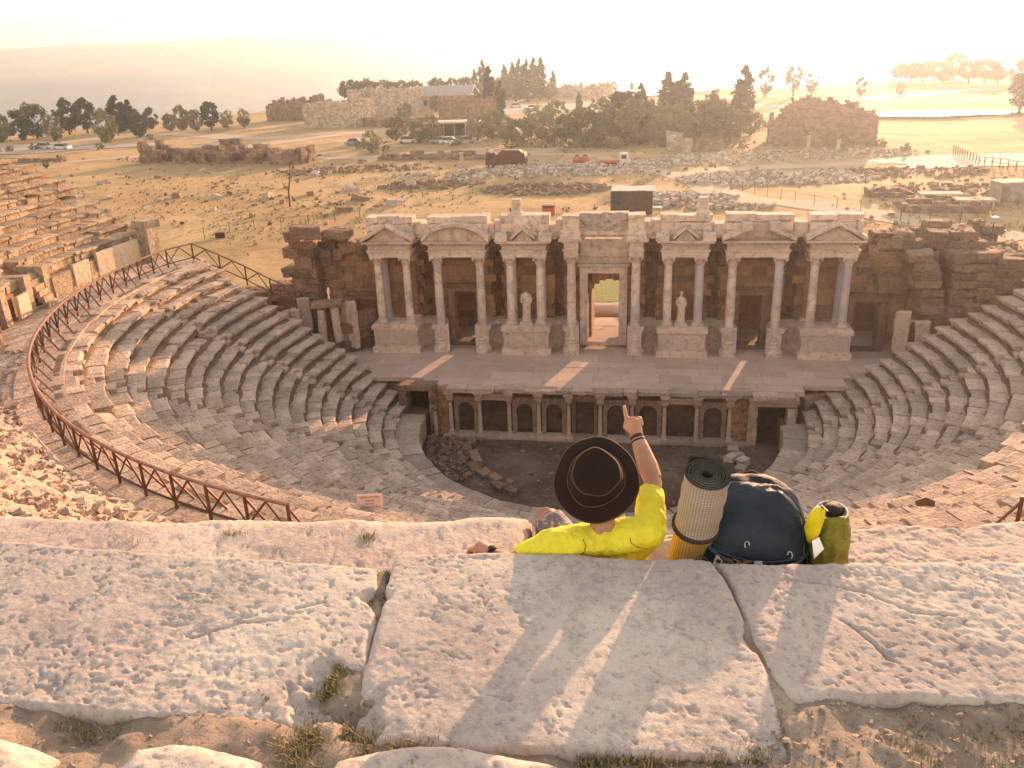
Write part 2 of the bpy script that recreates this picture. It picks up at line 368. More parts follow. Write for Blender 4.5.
# diazoma walk: paving blocks of irregular size
b = MB()
for i, (ra, rb) in enumerate(((R0+NR*DEP-.1, 27.1), (27.1, 28.1), (28.1, 29.2), (29.2, 30.6))):
    a = AL-1
    while a < AR+1:
        e = a+math.degrees(rg.uniform(.9, 2.2)/ra); z = ZD+rg.gauss(0, .015)-.02*i; gp = .03
        vs = [pol(q, w, z+dz+rg.gauss(0, .008)) for dz in (-.6, 0) for q, w in ((ra+.01, a+gp), (ra+.01, e-gp), (rb-.01, e-gp), (rb-.01, a+gp))]
        b.hexa(vs); a = e
b.build('walkway', M['seat'], low)
# solid core so that nothing shows through the joints
def core(name, prof, a0, a1, par, mat, n=70):
    b = MB(); m = len(prof)
    vs = [pol(q[0], a0+(a1-a0)*i/n, q[1]) for i in range(n+1) for q in prof]
    b.add(vs, [(i*m+w, i*m+(w+1) % m, (i+1)*m+(w+1) % m, (i+1)*m+w) for i in range(n) for w in range(m)]+[tuple(range(m))[::-1], tuple(n*m+w for w in range(m))])
    return b.build(name, mat, par)
core('core', [(10.6, -6.9), (10.6, -2.1), (11.9, -2.0), (R0+NR*DEP, ZD-.75), (30.2, ZD-.5), (30.2, -6.9)], AL+.8, AR-.8, low, M['brown'])
# ------------------------------------------------------------------ block walls
def pathlen(path):
    P = [Vector(p) for p in path]; L = [0.]
    for a, c in zip(P[:-1], P[1:]): L.append(L[-1]+(c-a).length)
    return P, L
def on_path(P, L, s):
    s = max(0, min(L[-1], s))
    for i in range(len(P)-1):
        if s <= L[i+1]+1e-9:
            t = (s-L[i])/max(1e-9, L[i+1]-L[i]); d = (P[i+1]-P[i]).normalized(); return P[i].lerp(P[i+1], t), d
    return P[-1], (P[-1]-P[-2]).normalized()
def block_wall(b, path, z0, top, th=.8, course=.48, bl=(.6, 1.4), j=.02, dj=.03, openings=(), rg=rg, ragged=0.):
    """courses of separate stones along a path; top is a number or f(s); openings are (s0, s1, z0, z1)"""
    P, L = pathlen(path); z = z0; k = 0
    tp = top if callable(top) else (lambda s: top)
    zmax = max(tp(L[-1]*i/60) for i in range(61))
    while z < zmax-.05:
        h = course*rg.uniform(.8, 1.25); s = -rg.uniform(0, .3)
        while s < L[-1]:
            l = rg.uniform(*bl); s1 = min(s+l, L[-1]); s0 = max(0, s)
            for (oa, ob, oza, ozb) in openings:
                if z+h > oza+.1 and z < ozb-.1:
                    if s0 < oa < s1: s1 = oa
                    elif oa-1e-6 <= s0 < ob: s0 = None; s1 = ob; break
            if s0 is not None and s1-s0 > .08:
                m = (s0+s1)/2
                if z+h*.6 < tp(m)+rg.uniform(-ragged, ragged):
                    p, d = on_path(P, L, m); zt = min(z+h, tp(m)+.1) if not ragged else z+h
                    off = rg.gauss(0, dj); q = Vector((d.y, -d.x))*off
                    b.box((p.x+q.x, p.y+q.y, (z+zt)/2), (s1-s0+.01, th, zt-z+.01), math.atan2(d.y, d.x), j, 0, rg)
            s = s1
        z += h; k += 1
    return b
# ------------------------------------------------------------------ upper seats (left part) with its retaining wall
upp = thing('seating_tier', 'upper tier of sunlit broken stone seats above the walled walkway on the left', 'stone seating', (-35, -10, 6.5))
rg = random.Random(5)
for k in range(11):
    r0 = 30.4+k*.80; zt = 8.35+k*.46
    seat_row(r0, zt, .80, .46, AL-.4+.25*k+rg.uniform(-.8, .8), 213.-rg.uniform(0, 2.) if k > 2 else 188+rg.uniform(-.3, .3)+k*.4, rg, 1.0, (189,) if k < 9 else (), .03).build('seat_row', M['seat_up'], upp)
for k in range(3):
    seat_row(30.4+k*.8, 8.35+k*.46, .80, .46, 191.+k*.2, 196-.3*k, rg, 1.1, (), .05).build('seat_row', M['seat_up'], upp)
for o in list(upp.children):
    if o.name.startswith('seat_row'): rough(o, 1, .25, .12)
core('core', [(30.5, -6.9), (30.5, 7.7), (39., 12.4), (39., -6.9)], AL+.5, 213, upp, M['brown'], 24)
b = MB(); block_wall(b, [pol(30.25, 168+i*1.0)[:2] for i in range(20)], ZD-.1, 8.1, .5, .7, (1.4, 2.6), .015, .02, rg=rg); b.build('retaining_wall', M['seat_up'], upp)
for a0, a1, z0, z1 in ((171, 178.5, 6.6, 8.05), (180, 183, 6.7, 7.9), (192.2, 194.6, 6.55, 7.7)):   # smooth repair slabs set in the wall
    b = MB(); n = 5; vs = []
    for i in range(n+1):
        w = a0+(a1-a0)*i/n
        vs += [pol(29.94, w, z0), pol(29.92, w, z1), pol(30.1, w, z1), pol(30.1, w, z0)]
    b.add(vs, [(i*4+w, i*4+(w+1) % 4, (i+1)*4+(w+1) % 4, (i+1)*4+w) for i in range(n) for w in range(4)]+[(0, 1, 2, 3), tuple(n*4+w for w in (3, 2, 1, 0))])
    rough(b.build('wall_slab', M['plaster'], upp), 3, .25, .07)
b = MB()                                          # stair notch in the wall
for i in range(6): b.box(pol(29.75+.17*i, 189.2, 6.62+.29*i), (.34, .95, .29), R(189.2), .02)
b.build('stair', M['seat_up'], upp)
b = MB()
for s, q in ((191.2, 1.9), (188.2-.6, 2.0), (196.5, 1.8)): b = MB(); b.box(pol(30.9, s, 6.5+q/2), (1.6, .55, q), R(s), .04); b.build('pier', M['seat_up'], upp)
b = MB(); b.box(pol(29.9, 169.3, 7.5), (.9, 1., 2.1), R(169), .05); b.box(pol(30.1, 168.8, 8.8), (1.1, 1.2, .5), R(165), .06)
b.build('pier', M['seat_up'], upp)
# the pier at the photo's left edge
pr = thing('ruined_pier', 'short square stone pier with pale cap standing beside the walkway at the far left', 'pier', pol(29.9, 203.6, ZD))
b = MB(); b.box(pol(30.2, 203.2, 7.3), (1.5, 1.3, 1.7), R(203), .05); b.build('shaft', M['ruin'], pr)
b = MB(); b.box(pol(30.2, 203.2, 8.25), (1.75, 1.5, .24), R(203), .05); b.box(pol(31.2, 203.6, 8.5), (1.2, 1.2, .5), R(200), .08); b.build('cap_stone', M['seat'], pr)
# ------------------------------------------------------------------ rubble slope under the viewer
def slope():
    aa = np.arange(204.5, 337, .42); rr = np.arange(27.5, 41.6, .2); A, Q = np.meshgrid(aa, rr); A = A.ravel(); Q = Q.ravel()
    x = OX+Q*np.cos(np.radians(A)); y = OY+Q*np.sin(np.radians(A)); p = np.stack([x, y, x*0], 1)
    top = np.interp(A, [204, 216, 238, 250, 305, 337], [14.5, 16.1, 16.15, 15.45, 15.45, 14.5])
    qs = np.interp(A, [204, 212, 228, 337], [29.6, 29.2, 27.7, 27.7]); t = np.clip((Q-qs)/(40.7-qs), 0, 1); z = 6.45+(top-6.45)*t
    st = .44; zs = np.floor(z/st)*st+st*sstep(.55, .95, (z/st) % 1)
    z = .45*z+.55*zs+(.22*fbm(p, 1/1.6, 5, 21)+.13*fbm(p, 1/.5, 3, 22))*sstep(0, .06, t+.01)
    z = np.minimum(z, 16.2)-.6*sstep(40.8, 41.4, Q)
    b = MB(); b.grid(list(zip(x, y, z)), len(aa), len(rr)); tag(b.build('slope', M['seat'], None, 60), kind='structure')
    return
slope()
def stones_on(name, spots, mat, size, kind='stuff', rg=rg, nv=1):
    b = MB()
    for (x, y, z) in spots:
        s = rg.uniform(*size); b.box((x, y, z+s*.22), (s*rg.uniform(.7, 1.5), s*rg.uniform(.6, 1.1), s*rg.uniform(.5, .9)), rg.uniform(0, 6.3), s*.13, .35, rg)
    return tag(b.build(name, mat), kind=kind)
sp = []
for i in range(6000):
    a = rg.uniform(205, 262) if i % 8 else rg.uniform(262, 335); q = rg.uniform(28., 40.6); tp = np.interp(a, [204, 216, 238, 250, 305, 337], [14.5, 16.1, 16.15, 15.45, 15.45, 14.5]); qs = np.interp(a, [204, 212, 228, 337], [29.6, 29.2, 27.7, 27.7])
    x, y, _ = pol(q, a); sp.append((x, y, 6.4+(tp-6.45)*max(0, q-qs)/(40.7-qs)+rg.uniform(-.12, .1)))
stones_on('rubble', sp, M['seat'], (.035, .19))
# ------------------------------------------------------------------ railings
def railing(a0, a1, label, down=False):
    rl = thing('railing', label, 'railing', pol(27.3, (a0+a1)/2, ZD)); z = ZD
    st = math.degrees(1.45/27.3); n = int((a1-a0)/st); aa = [a0+(a1-a0)*i/n for i in range(n+1)]
    P = [Vector(pol(27.3, a, z)) for a in aa]
    if down: P = [Vector((-19.7, -1.75, 3.5)), Vector((-21.3, -1.72, 4.2)), Vector((-22.9, -1.66, 5.0)), Vector((-24.6, -1.6, 5.75)), Vector((-26.4, -1.5, 6.45))]+P[1:]
    pc = [p+(p-Vector((OX, OY, p.z))).normalized()*0 for p in P]
    h = Vector((0, 0, 1.12))
    MB().tube([p+h for p in P], .075, 6, flat=.7).build('top_rail', M['woodtop'], rl)
    MB().tube([p+Vector((0, 0, .22)) for p in P], .04, 6).build('bottom_rail', M['wood'], rl)
    for i, p in enumerate(P):
        MB().tube([p-Vector((0, 0, .15)), p+h], .055, 4).build('post', M['wood'], rl)
        if i < len(P)-1:
            q = P[i+1]; m = p.lerp(q, .5)
            bb = MB().tube([p+Vector((0, 0, .2)), m+h*.95], .035, 4); bb.tube([m+h*.95, q+Vector((0, 0, .2))], .035, 4); bb.build('brace', M['wood'], rl)
        inn = (Vector((OX, OY, p.z))-p).normalized()
        if not (down and i < 5): MB().tube([p+h*.92, p+inn*.78-Vector((0, 0, .28))], .042, 4).build('strut', M['woodtop'], rl)
    return rl
railing(AL+1.5, 255.5, 'long rust-brown wooden railing curving along the walkway above the left seats', True)
railing(296, 314, 'short stretch of brown wooden railing at the right edge behind the pale rock')
# sign on its post among the seats
sg = thing('sign', 'small pinkish notice board on a thin post among the seats', 'sign', (-6.45, -28.2, 3.6))
a = R(253); fx, fy = -math.cos(a)*0-.14, -.99
MB().tube([(-6.45, -28.2, 3.6), (-6.45, -28.2, 4.95)], .03, 6).build('post', M['white'], sg)
M['signface'] = plain('sign_face', (.74,.53,.45), .6, .08); M['signink'] = plain('sign_ink', (.38,.16,.13), .7, .1)
tb = MB(); bx = Matrix.Rotation(R(11), 3, 'Z') @ Matrix.Rotation(R(-12), 3, 'X')
tb.hexa([Vector((-6.45, -28.27, 4.78))+bx @ Vector((x*.42, y*.015, zz*.26)) for zz in (-1, 1) for x, y in ((-1, -1), (1, -1), (1, 1), (-1, 1))])
pl = tb.build('board', M['signface'], sg); tb = MB()
for row, (zz, segs) in enumerate(((.17, [(-.33, -.2), (-.17, -.06), (-.03, .12), (.15, .33)]), (.05, [(-.14, .02), (.05, .15)]), (-.06, [(-.12, -.02), (.01, .16)]), (-.17, [(-.3, -.16), (-.13, .03), (.06, .18), (.21, .31)]))):
    tb = MB()
    for x0, x1 in segs:
        w = x0
        while w < x1:
            ww = rg.uniform(.012, .03); tb.hexa([Vector((-6.45, -28.27, 4.78))+bx @ Vector((w+(ww*.8 if i else 0), -.022+.006*q, zz+dz)) for dz in (-.022, .022) for i, q in ((0, 0), (1, 0), (1, 1), (0, 1))]); w += ww+.008
    tb.build('lettering', M['signink'], pl)

# ------------------------------------------------------------------ stage building (columned front)
XA, XB, XC, XD, XE, XF, XG = 14.56, 12.66, 10.60, 7.84, 5.90, 3.99, 2.01
ZP, ZT = 1.88, 6.38
rg = random.Random(23)
fac = thing('stage_building', 'ruined marble stage front with white columns, pediments and niches behind the stage floor', 'stage building', (0, 1, 0))
def capital_mb(x, y, zb, rad):
    b = MB(); h = .56
    b.lathe((x, y, zb), [(rad*.92, 0), (rad*1.02, .02), (rad*1.02, .06), (rad*.95, .07), (rad*1.12, .16), (rad*1.22, .26), (rad*1.12, .27), (rad*1.22, .36), (rad*1.42, .45), (rad*1.3, .46)], 24, None, lambda a, z: 1+.09*math.cos(8*a+(math.pi if z > .2 else 0))*(z > .05))
    b.box((x, y, zb+.51), (rad*2.9, rad*2.9, .1), 0, .012)
    for sx in (-1, 1):
        for sy in (-1, 1): b.box((x+sx*rad*1.25, y+sy*rad*1.25, zb+.40), (.1, .1, .14), R(45), .012)
    return b
def column(x, y, z0, z1, rad, ped, m, cap=True, lean=0.):
    """shaft part with base and capital as sub-parts"""
    zb = z0+ped; h = .56 if cap else 0; prof = []
    for i in range(9):
        t = i/8; prof.append((rad*(1-.13*t+.02*math.sin(t*3.1)), zb+.02+(z1-h-zb-.02)*t))
    b = MB().lathe((x, y, 0), prof, 20, None, lambda a, z: 1+.016*math.sin(3*a+z*2.1+x)+.012*math.sin(7*a-z*5+x))
    s = b.build('column', M[m], fac, 50)
    b = MB()
    if ped > .5:
        b.box((x, y, .13), (rad*3.1, rad*3.1, .26), 0, .02)
        b.lathe((x, y, .24), [(rad*1.5, 0), (rad*1.5, .08), (rad*1.32, .12), (rad*1.30, ped-.62), (rad*1.42, ped-.56), (rad*1.48, ped-.48), (rad*1.25, ped-.44), (rad*1.38, ped-.36), (rad*1.38, ped-.30), (rad*1.05, ped-.24)], 20)
    else:
        b.box((x, y, z0+.06), (rad*2.9, rad*2.9, .12), 0, .015)
        b.lathe((x, y, z0+.12), [(rad*1.38, 0), (rad*1.42, .05), (rad*1.2, .09), (rad*1.18, .13), (rad*1.3, .17), (rad*1.25, .22), (rad*1.0, ped-.10)], 20)
    b.build('base', M['marble'], s, 40)
    if cap: capital_mb(x, y, z1-.56, rad).build('capital', M['marble'], s, 40)
    return s
for sx in (-1, 1):
    for i, X in enumerate((XA, XB, XE, XF)):
        m = 'shaft'
        if (sx, i) in ((1, 0), (1, 2)): m = 'bluemarble'
        column(sx*X, 0, ZP, ZT, .265, .30, m)
        if i in (0, 1): column(sx*(X-.12), 1.15, ZP, ZT, .235, .28, 'bluemarble' if (sx, i) in ((1, 0), (-1, 0)) else 'brown', True)
        else: MB().box((sx*X, 1.28, (ZP+ZT)/2), (.42, .4, ZT-ZP), 0, .012).build('pilaster', M['marble'], fac)
    for X in (XC, XD): column(sx*X, 0, 0, ZT, .285, .95, 'shaft')
    column(sx*XG, 0, 0, ZT+.12, .30, 1.1, 'shaft')
# podium: straight blocks under the pairs, concave runs between them
POD = [(-.06, 0), (-.14, 0), (-.14, .36), (-.07, .42), (-.02, .5), (0, .52), (0, 1.50), (-.06, 1.56), (-.14, 1.64), (-.14, ZP-.03), (.0, ZP), (.9, ZP), (.9, 0)]
PODb = [(-a, z) for a, z in POD]
def podium_mb(path, flip=True):
    return MB().sweep(path, PODb, .006)
for sx in (-1, 1):
    for (x0, x1) in ((XB, XA), (XF, XE)):
        a, c = sorted((sx*x0, sx*x1)); a -= .5; c += .5; b = MB()
        b.box(((a+c)/2, .25, .2), (c-a+.28, 1.9, .40), 0, .012); b.box(((a+c)/2, .3, .98), (c-a, 1.72, 1.22), 0, .008)
        b.box(((a+c)/2, .28, 1.72), (c-a+.24, 1.86, .30), 0, .012); b.box(((a+c)/2, .3, ZP-.05), (c-a+.10, 1.8, .14), 0, .01)
        p = rough(b.build('podium', M['marble'], fac), 3, .2, .06)
        MB().box(((a+c)/2, -.585, 1.0), (c-a-.16, .06, .92), 0, .006).build('relief_panel', M['relief'], p)
NICHES = []
for sx in (-1, 1):
    for (x0, x1) in ((XC+.42, XB-.5), (XE+.5, XD-.42), (XG+.42, XF-.5)):
        a, c = sorted((sx*x0, sx*x1)); NICHES.append((a, c))
        path = [((a+c)/2-(c-a)/2*math.cos(math.pi*i/12), -.30+1.25*math.sin(math.pi*i/12)**.8) for i in range(13)]
        podium_mb(path).build('curved_podium', M['relief'], fac, 40)
# rear wall following the niches
NICHES.sort(); path = [(-18.6, 1.75)]; zones = []
for a, c in NICHES:
    a -= .15; c += .15; path.append((a, 1.75))
    path += [((a+c)/2-(c-a)/2*math.cos(math.pi*i/10), 1.75+1.1*math.sin(math.pi*i/10)) for i in range(1, 10)]; path.append((c, 1.75))
path.append((18.8, 1.75)); P, L = pathlen(path)
def sx_of(x):
    best = min(range(2001), key=lambda i: abs(on_path(P, L, L[-1]*i/2000)[0].x-x)); return L[-1]*best/2000
DOORS = [(-1.06, .96, .40, 4.98), (-9.90, -8.46, .30, 3.74), (8.48, 9.90, .30, 3.60), (-16.73, -15.20, .05, 3.15), (15.52, 17.02, .05, 3.23)]
op = [(sx_of(a), sx_of(c), -1, z1) for a, c, z0, z1 in DOORS]
b = MB(); block_wall(b, path, 0, lambda s: 7.15+.3*math.sin(s*1.3) if 3 < s < L[-1]-3 else 6.2, .7, .50, (.55, 1.35), .014, .025, op, rg); rough(b.build('rear_wall', M['brown'], fac), 1, .3, .07)
for (x0, x1) in ((-18.5, -9.0), (-8.0, -1.4), (1.1, 10.0), (10.75, 18.6)): b = MB(); block_wall(b, [(x0+.5, 5.6), (x1+.5, 5.6)], 0, 5.5, .8, .6, (.7, 1.6), .02, .03, (), rg); b.build('back_wall', M['brown'], fac)
for x0, x1 in ((-18., -1.5), (2.1, 18.)): MB().box(((x0+x1)/2, 4.3, 5.75), (x1-x0, 3.4, .4), 0, .02).build('added_roof_slab', M['brown'], fac)  # unseen roof slabs, added to darken the door interiors
b = MB()                                        # arched passage behind the middle door
for x in (-1.15, 1.75):
    b.box((x, 4.0, 1.6), (.5, 2.6, 3.2), 0, .03)
for i in range(9):
    a = math.pi*(i+.5)/9; b.box((.30-1.45*math.cos(a), 4.0, 3.2+1.3*math.sin(a)), (.5, 2.6, .62), 0, .03)
b.box((.3, 4., 4.9), (3.4, 2.6, .6), 0, .03); b.build('arched_passage', M['brown'], fac)
# door frames and leaves of masonry
for (x0, x1, z0, z1) in DOORS:
    w = .36 if abs((x0+x1)/2) > 2 else .5; y = 1.33 if abs((x0+x1)/2) < 14 else 1.30; b = MB()
    for k, (o, d) in enumerate(((0, .34), (w*.45, .42), (w*.8, .5))):
        b.box((x0-w/2-.0+(-o/2), y, (z1+z0)/2), (w-o, d, z1-z0), 0, .01); b.box((x1+w/2+(o/2), y, (z1+z0)/2), (w-o, d, z1-z0), 0, .01)
        b.box(((x0+x1)/2, y, z1+w/2+o/2), (x1-x0+2*w+.02, d, w-o), 0, .01)
    b.box(((x0+x1)/2, y-.08, z1+w+.08), (x1-x0+2*w+.26, .66, .2), 0, .02)
    b.box(((x0+x1)/2, 1.45, z0-.1), (x1-x0+2*w, .9, .24), 0, .015)
    if abs((x0+x1)/2) < 2:
        b.box(((x0+x1)/2, y, z1+w+.45), (x1-x0+1.7, .5, .5), 0, .02); b.box(((x0+x1)/2, y-.1, z1+w+.78), (x1-x0+2.0, .75, .16), 0, .03)
    b.build('door_frame', M['marble'] if abs((x0+x1)/2) < 2 else M['ruin'], fac)
# entablatures
def dentils(b, x0, x1, y, z, s=.09):
    n = int((x1-x0)/.2)
    for i in range(n): b.box((x0+(x1-x0)*(i+.5)/n, y, z), (s, .1, .1), 0, .006)
def entabl(x0, x1, yf, yb):
    b = MB(); m = (x0+x1)/2; w = x1-x0; d = yb-yf; yc = (yf+yb)/2
    for k, (z, h, o) in enumerate(((6.38, .13, 0), (6.51, .13, .03), (6.64, .12, .06), (6.76, .07, .12))):
        b.box((m, yc-o/2, z+h/2), (w+2*o, d+o, h), 0, .008)
    b.box((m, yc, 6.99), (w, d, .34), 0, .01); b.box((m, yc-.05, 7.19), (w+.16, d+.1, .07), 0, .008)
    dentils(b, x0-.1, x1+.1, yf-.12, 7.27)
    b.box((m, yc, 7.27), (w+.08, d, .10), 0, .006); b.box((m, yc-.17, 7.38), (w+.62, d+.34, .13), 0, .02)
    return b
def rake(b, p0, p1, y0, y1, h):
    (xa, za), (xb, zb) = p0, p1
    n = max(1, int(math.hypot(xb-xa, zb-za)/.55))
    if n > 1:                       # separate weathered stones along the slope
        for i in range(n):
            f0, f1 = i/n, (i+1)/n-.008; dy, dz = rg.gauss(0, .03), rg.gauss(0, .018)
            rake(b, (xa+(xb-xa)*f0, za+(zb-za)*f0+dz), (xa+(xb-xa)*f1, za+(zb-za)*f1+dz+rg.gauss(0, .012)), y0+dy, y1, h*rg.uniform(.75, 1.1))
        return
    b.hexa([(xa, y0, za), (xb, y0, zb), (xb, y1, zb), (xa, y1, za), (xa, y0, za+h), (xb, y0, zb+h), (xb, y1, zb+h), (xa, y1, za+h)])
for sx in (-1, 1):
    for kind, (xi, xo) in (('tri', (XB, XA)), ('arc' if sx < 0 else 'broken', (XD, XC)), ('small', (XF, XE))):
        x0, x1 = sorted((sx*xi, sx*xo)); x0 -= .42; x1 += .42; m = (x0+x1)/2; w = x1-x0
        e = rough(entabl(x0, x1, -.38, 1.5).build('entablature', M['marble'], fac), 2, .15, .055)
        MB().box((m, -.40, 6.99), (w-.1, .05, .28), 0, .004).build('frieze', M['relief'], e)
        b = MB(); zz = 7.45; hh = .95 if kind != 'small' else .75
        if kind == 'tri' or kind == 'broken':
            xl, xr = x0-.34, x1+.34; gapx = 0 if kind == 'tri' else .62
            rake(b, (xl, zz), (m-gapx, zz+hh*(1-gapx/(m-xl))), -.82, .2, .2); rake(b, (m+gapx, zz+hh*(1-gapx/(m-xl))), (xr, zz), -.82, .2, .2)
            rake(b, (xl+.06, zz-.02), (m-gapx, zz+hh*(1-gapx/(m-xl))-.1), -.66, .2, .12); rake(b, (m+gapx, zz+hh*(1-gapx/(m-xl))-.1), (xr-.06, zz-.02), -.66, .2, .12)
            if kind == 'broken':
                b.box((m-.75, -.5, zz+.86), (.62, .7, .42), 0, .04); b.box((m+.85, -.5, zz+.84), (.62, .7, .42), 0, .05); b.box((m, .1, zz+.55), (1.4, .5, .8), 0, .03)
            else: b.add([(x0, -.45, zz-.02), (x1, -.45, zz-.02), (m, -.45, zz+hh-.05), (x0, .2, zz-.02), (x1, .2, zz-.02), (m, .2, zz+hh-.05)], [(0, 1, 2), (5, 4, 3), (0, 3, 4, 1), (1, 4, 5, 2), (2, 5, 3, 0)])
        elif kind == 'arc':
            n = 12; xl, xr = x0-.34, x1+.34
            def az_(i): q = -1+2*i/n; return (m+q*(xr-xl)/2, zz-.02+hh*(math.sqrt(max(0, 1.25-q*q))-.5)/.618)
            for i in range(n):
                rake(b, az_(i), az_(i+1), -.82, .2, .2)
                (xa, za), (xb, zb) = az_(i), az_(i+1); b.hexa([(xa, -.45, zz-.05), (xb, -.45, zz-.05), (xb, .2, zz-.05), (xa, .2, zz-.05), (xa, -.45, za+.02), (xb, -.45, zb+.02), (xb, .2, zb+.02), (xa, .2, za+.02)])
        else:
            b.box((x0+.0, -.4, zz+.2), (.75, .75, .42), 0, .05); b.box((x1-.0, -.4, zz+.2), (.75, .75, .42), 0, .05)
            rake(b, (x0-.4, zz-.02), (x0+.35, zz+.42), -.8, .1, .16); rake(b, (x1-.35, zz+.42), (x1+.4, zz-.02), -.8, .1, .16)
            rake(b, (m-.75, zz+.1), (m, zz+.72), -.72, .1, .17); rake(b, (m, zz+.72), (m+.75, zz+.1), -.72, .1, .17)
            b.add([(m-.6, -.5, zz), (m+.6, -.5, zz), (m, -.5, zz+.72), (m-.6, .1, zz), (m+.6, .1, zz), (m, .1, zz+.72)], [(0, 1, 2), (5, 4, 3), (0, 3, 4, 1), (1, 4, 5, 2), (2, 5, 3, 0)])
        rough(b.build('pediment', M['marble'], e), 2, .16, .075)
        b = MB(); top = 8.95 if kind != 'small' else 8.9; z = 7.42; x = x0-.12
        for hcs in (.52, .48, .50):                                       # attic blocks behind the pediment
            x = x0-.15+rg.uniform(0, .1)
            while x < x1+.1:
                l = min(rg.uniform(.8, 1.9), x1+.2-x); b.box((x+l/2, .55+rg.gauss(0, .03), z+hcs/2), (l-.015, 1.0, hcs*(.97 if hcs != .5 else rg.uniform(.62, 1.1))), 0, .025, 0, rg); x += l
            z += hcs
        rough(b.build('attic', M['marble'], fac), 2, .22, .10)
    # the middle pair: projecting piers carried by the columns
    x = sx*XG; b = MB()
    for z, h, w in ((6.50, .30, .86), (6.80, .12, .98), (6.92, .40, .84), (7.32, .10, 1.1), (7.42, .16, 1.45), (7.58, .16, 1.2)): b.box((x, .45, z+h/2), (w, w+.95, h), 0, .012)
    e = b.build('entablature', M['marble'], fac)
    b = MB(); b.box((x, .2, 7.9), (1.2, 1.2, .3), 0, .03); b.box((x, .2, 8.4), (.95, .9, .75), 0, .03); b.box((x, .2, 8.87), (1.05, 1., .18), 0, .03); rough(b.build('pedestal', M['marble'], e), 2, .2, .10)
# wall over the middle door with its carved attic frieze
b = MB(); block_wall(b, [(-1.5, 1.2), (1.5, 1.2)], 6.1, 7.55, .5, .5, (.8, 1.5), .012, .02, (), rg)
b.box((0, .95, 7.72), (3.1, .9, .26), 0, .02); b.box((0, .85, 7.5), (2.9, .5, .14), 0, .02); b.build('door_lintel_wall', M['marble'], fac)
b = MB(); n = 60; m = 22; Pt = []
for i in range(m):
    for k in range(n): Pt.append((-1.5+3.0*k/(n-1), .55, 7.86+1.1*i/(m-1)))
Pt = np.array(Pt); Pt[:, 1] -= np.maximum(0, fbm(Pt, 2.6, 3, 31)+.15)*.34; Pt[:, 2] += (Pt[:, 2] > 8.9)*(.14*fbm(Pt, 2.0, 3, 32))
b.grid(list(map(tuple, Pt)), n, m); b.box((0, .92, 8.4), (3.0, .72, 1.06), 0, .02); b.build('carved_frieze', M['relief'], fac, 50)
# curved cornices and attic over the niches
for a, c in NICHES:
    hw = (c-a)/2+.1; mid = (a+c)/2
    path = [(mid-hw*math.cos(math.pi*i/10), .25+1.1*math.sin(math.pi*i/10)) for i in range(11)]
    b = MB().sweep(path, [(.0, 6.38), (.0, 6.72), (.05, 6.75), (.05, 7.05), (.2, 7.12), (.24, 7.25), (-.7, 7.25), (-.7, 6.38)], .01)
    e = b.build('curved_entablature', M['ruin'], fac, 40)
    b = MB(); x = a-.35; 
    while x < c+.3:
        l = min(rg.uniform(.6, 1.1), c+.36-x); hgt = rg.uniform(.75, 1.05)
        b.box((x+l/2, 1.0+rg.uniform(-.1, .12), 7.45+hgt/2+.0), (l, 1.1, hgt), rg.uniform(-.05, .05), .05, .03, rg); x += l
    rough(b.build('attic_stone', M['marble'], e), 2, .25, .14)
for x in (-5.45, 5.95): MB().lathe((x, .6, 8.85), [(.42, 0), (.42, .12), (.36, .16), (.36, .2), (.31, .25), (.29, .95), (.30, 1.0)], 18, None, lambda a, z: 1+.01*math.sin(3*a)).build('column_stump', M['marble'], fac, 40)
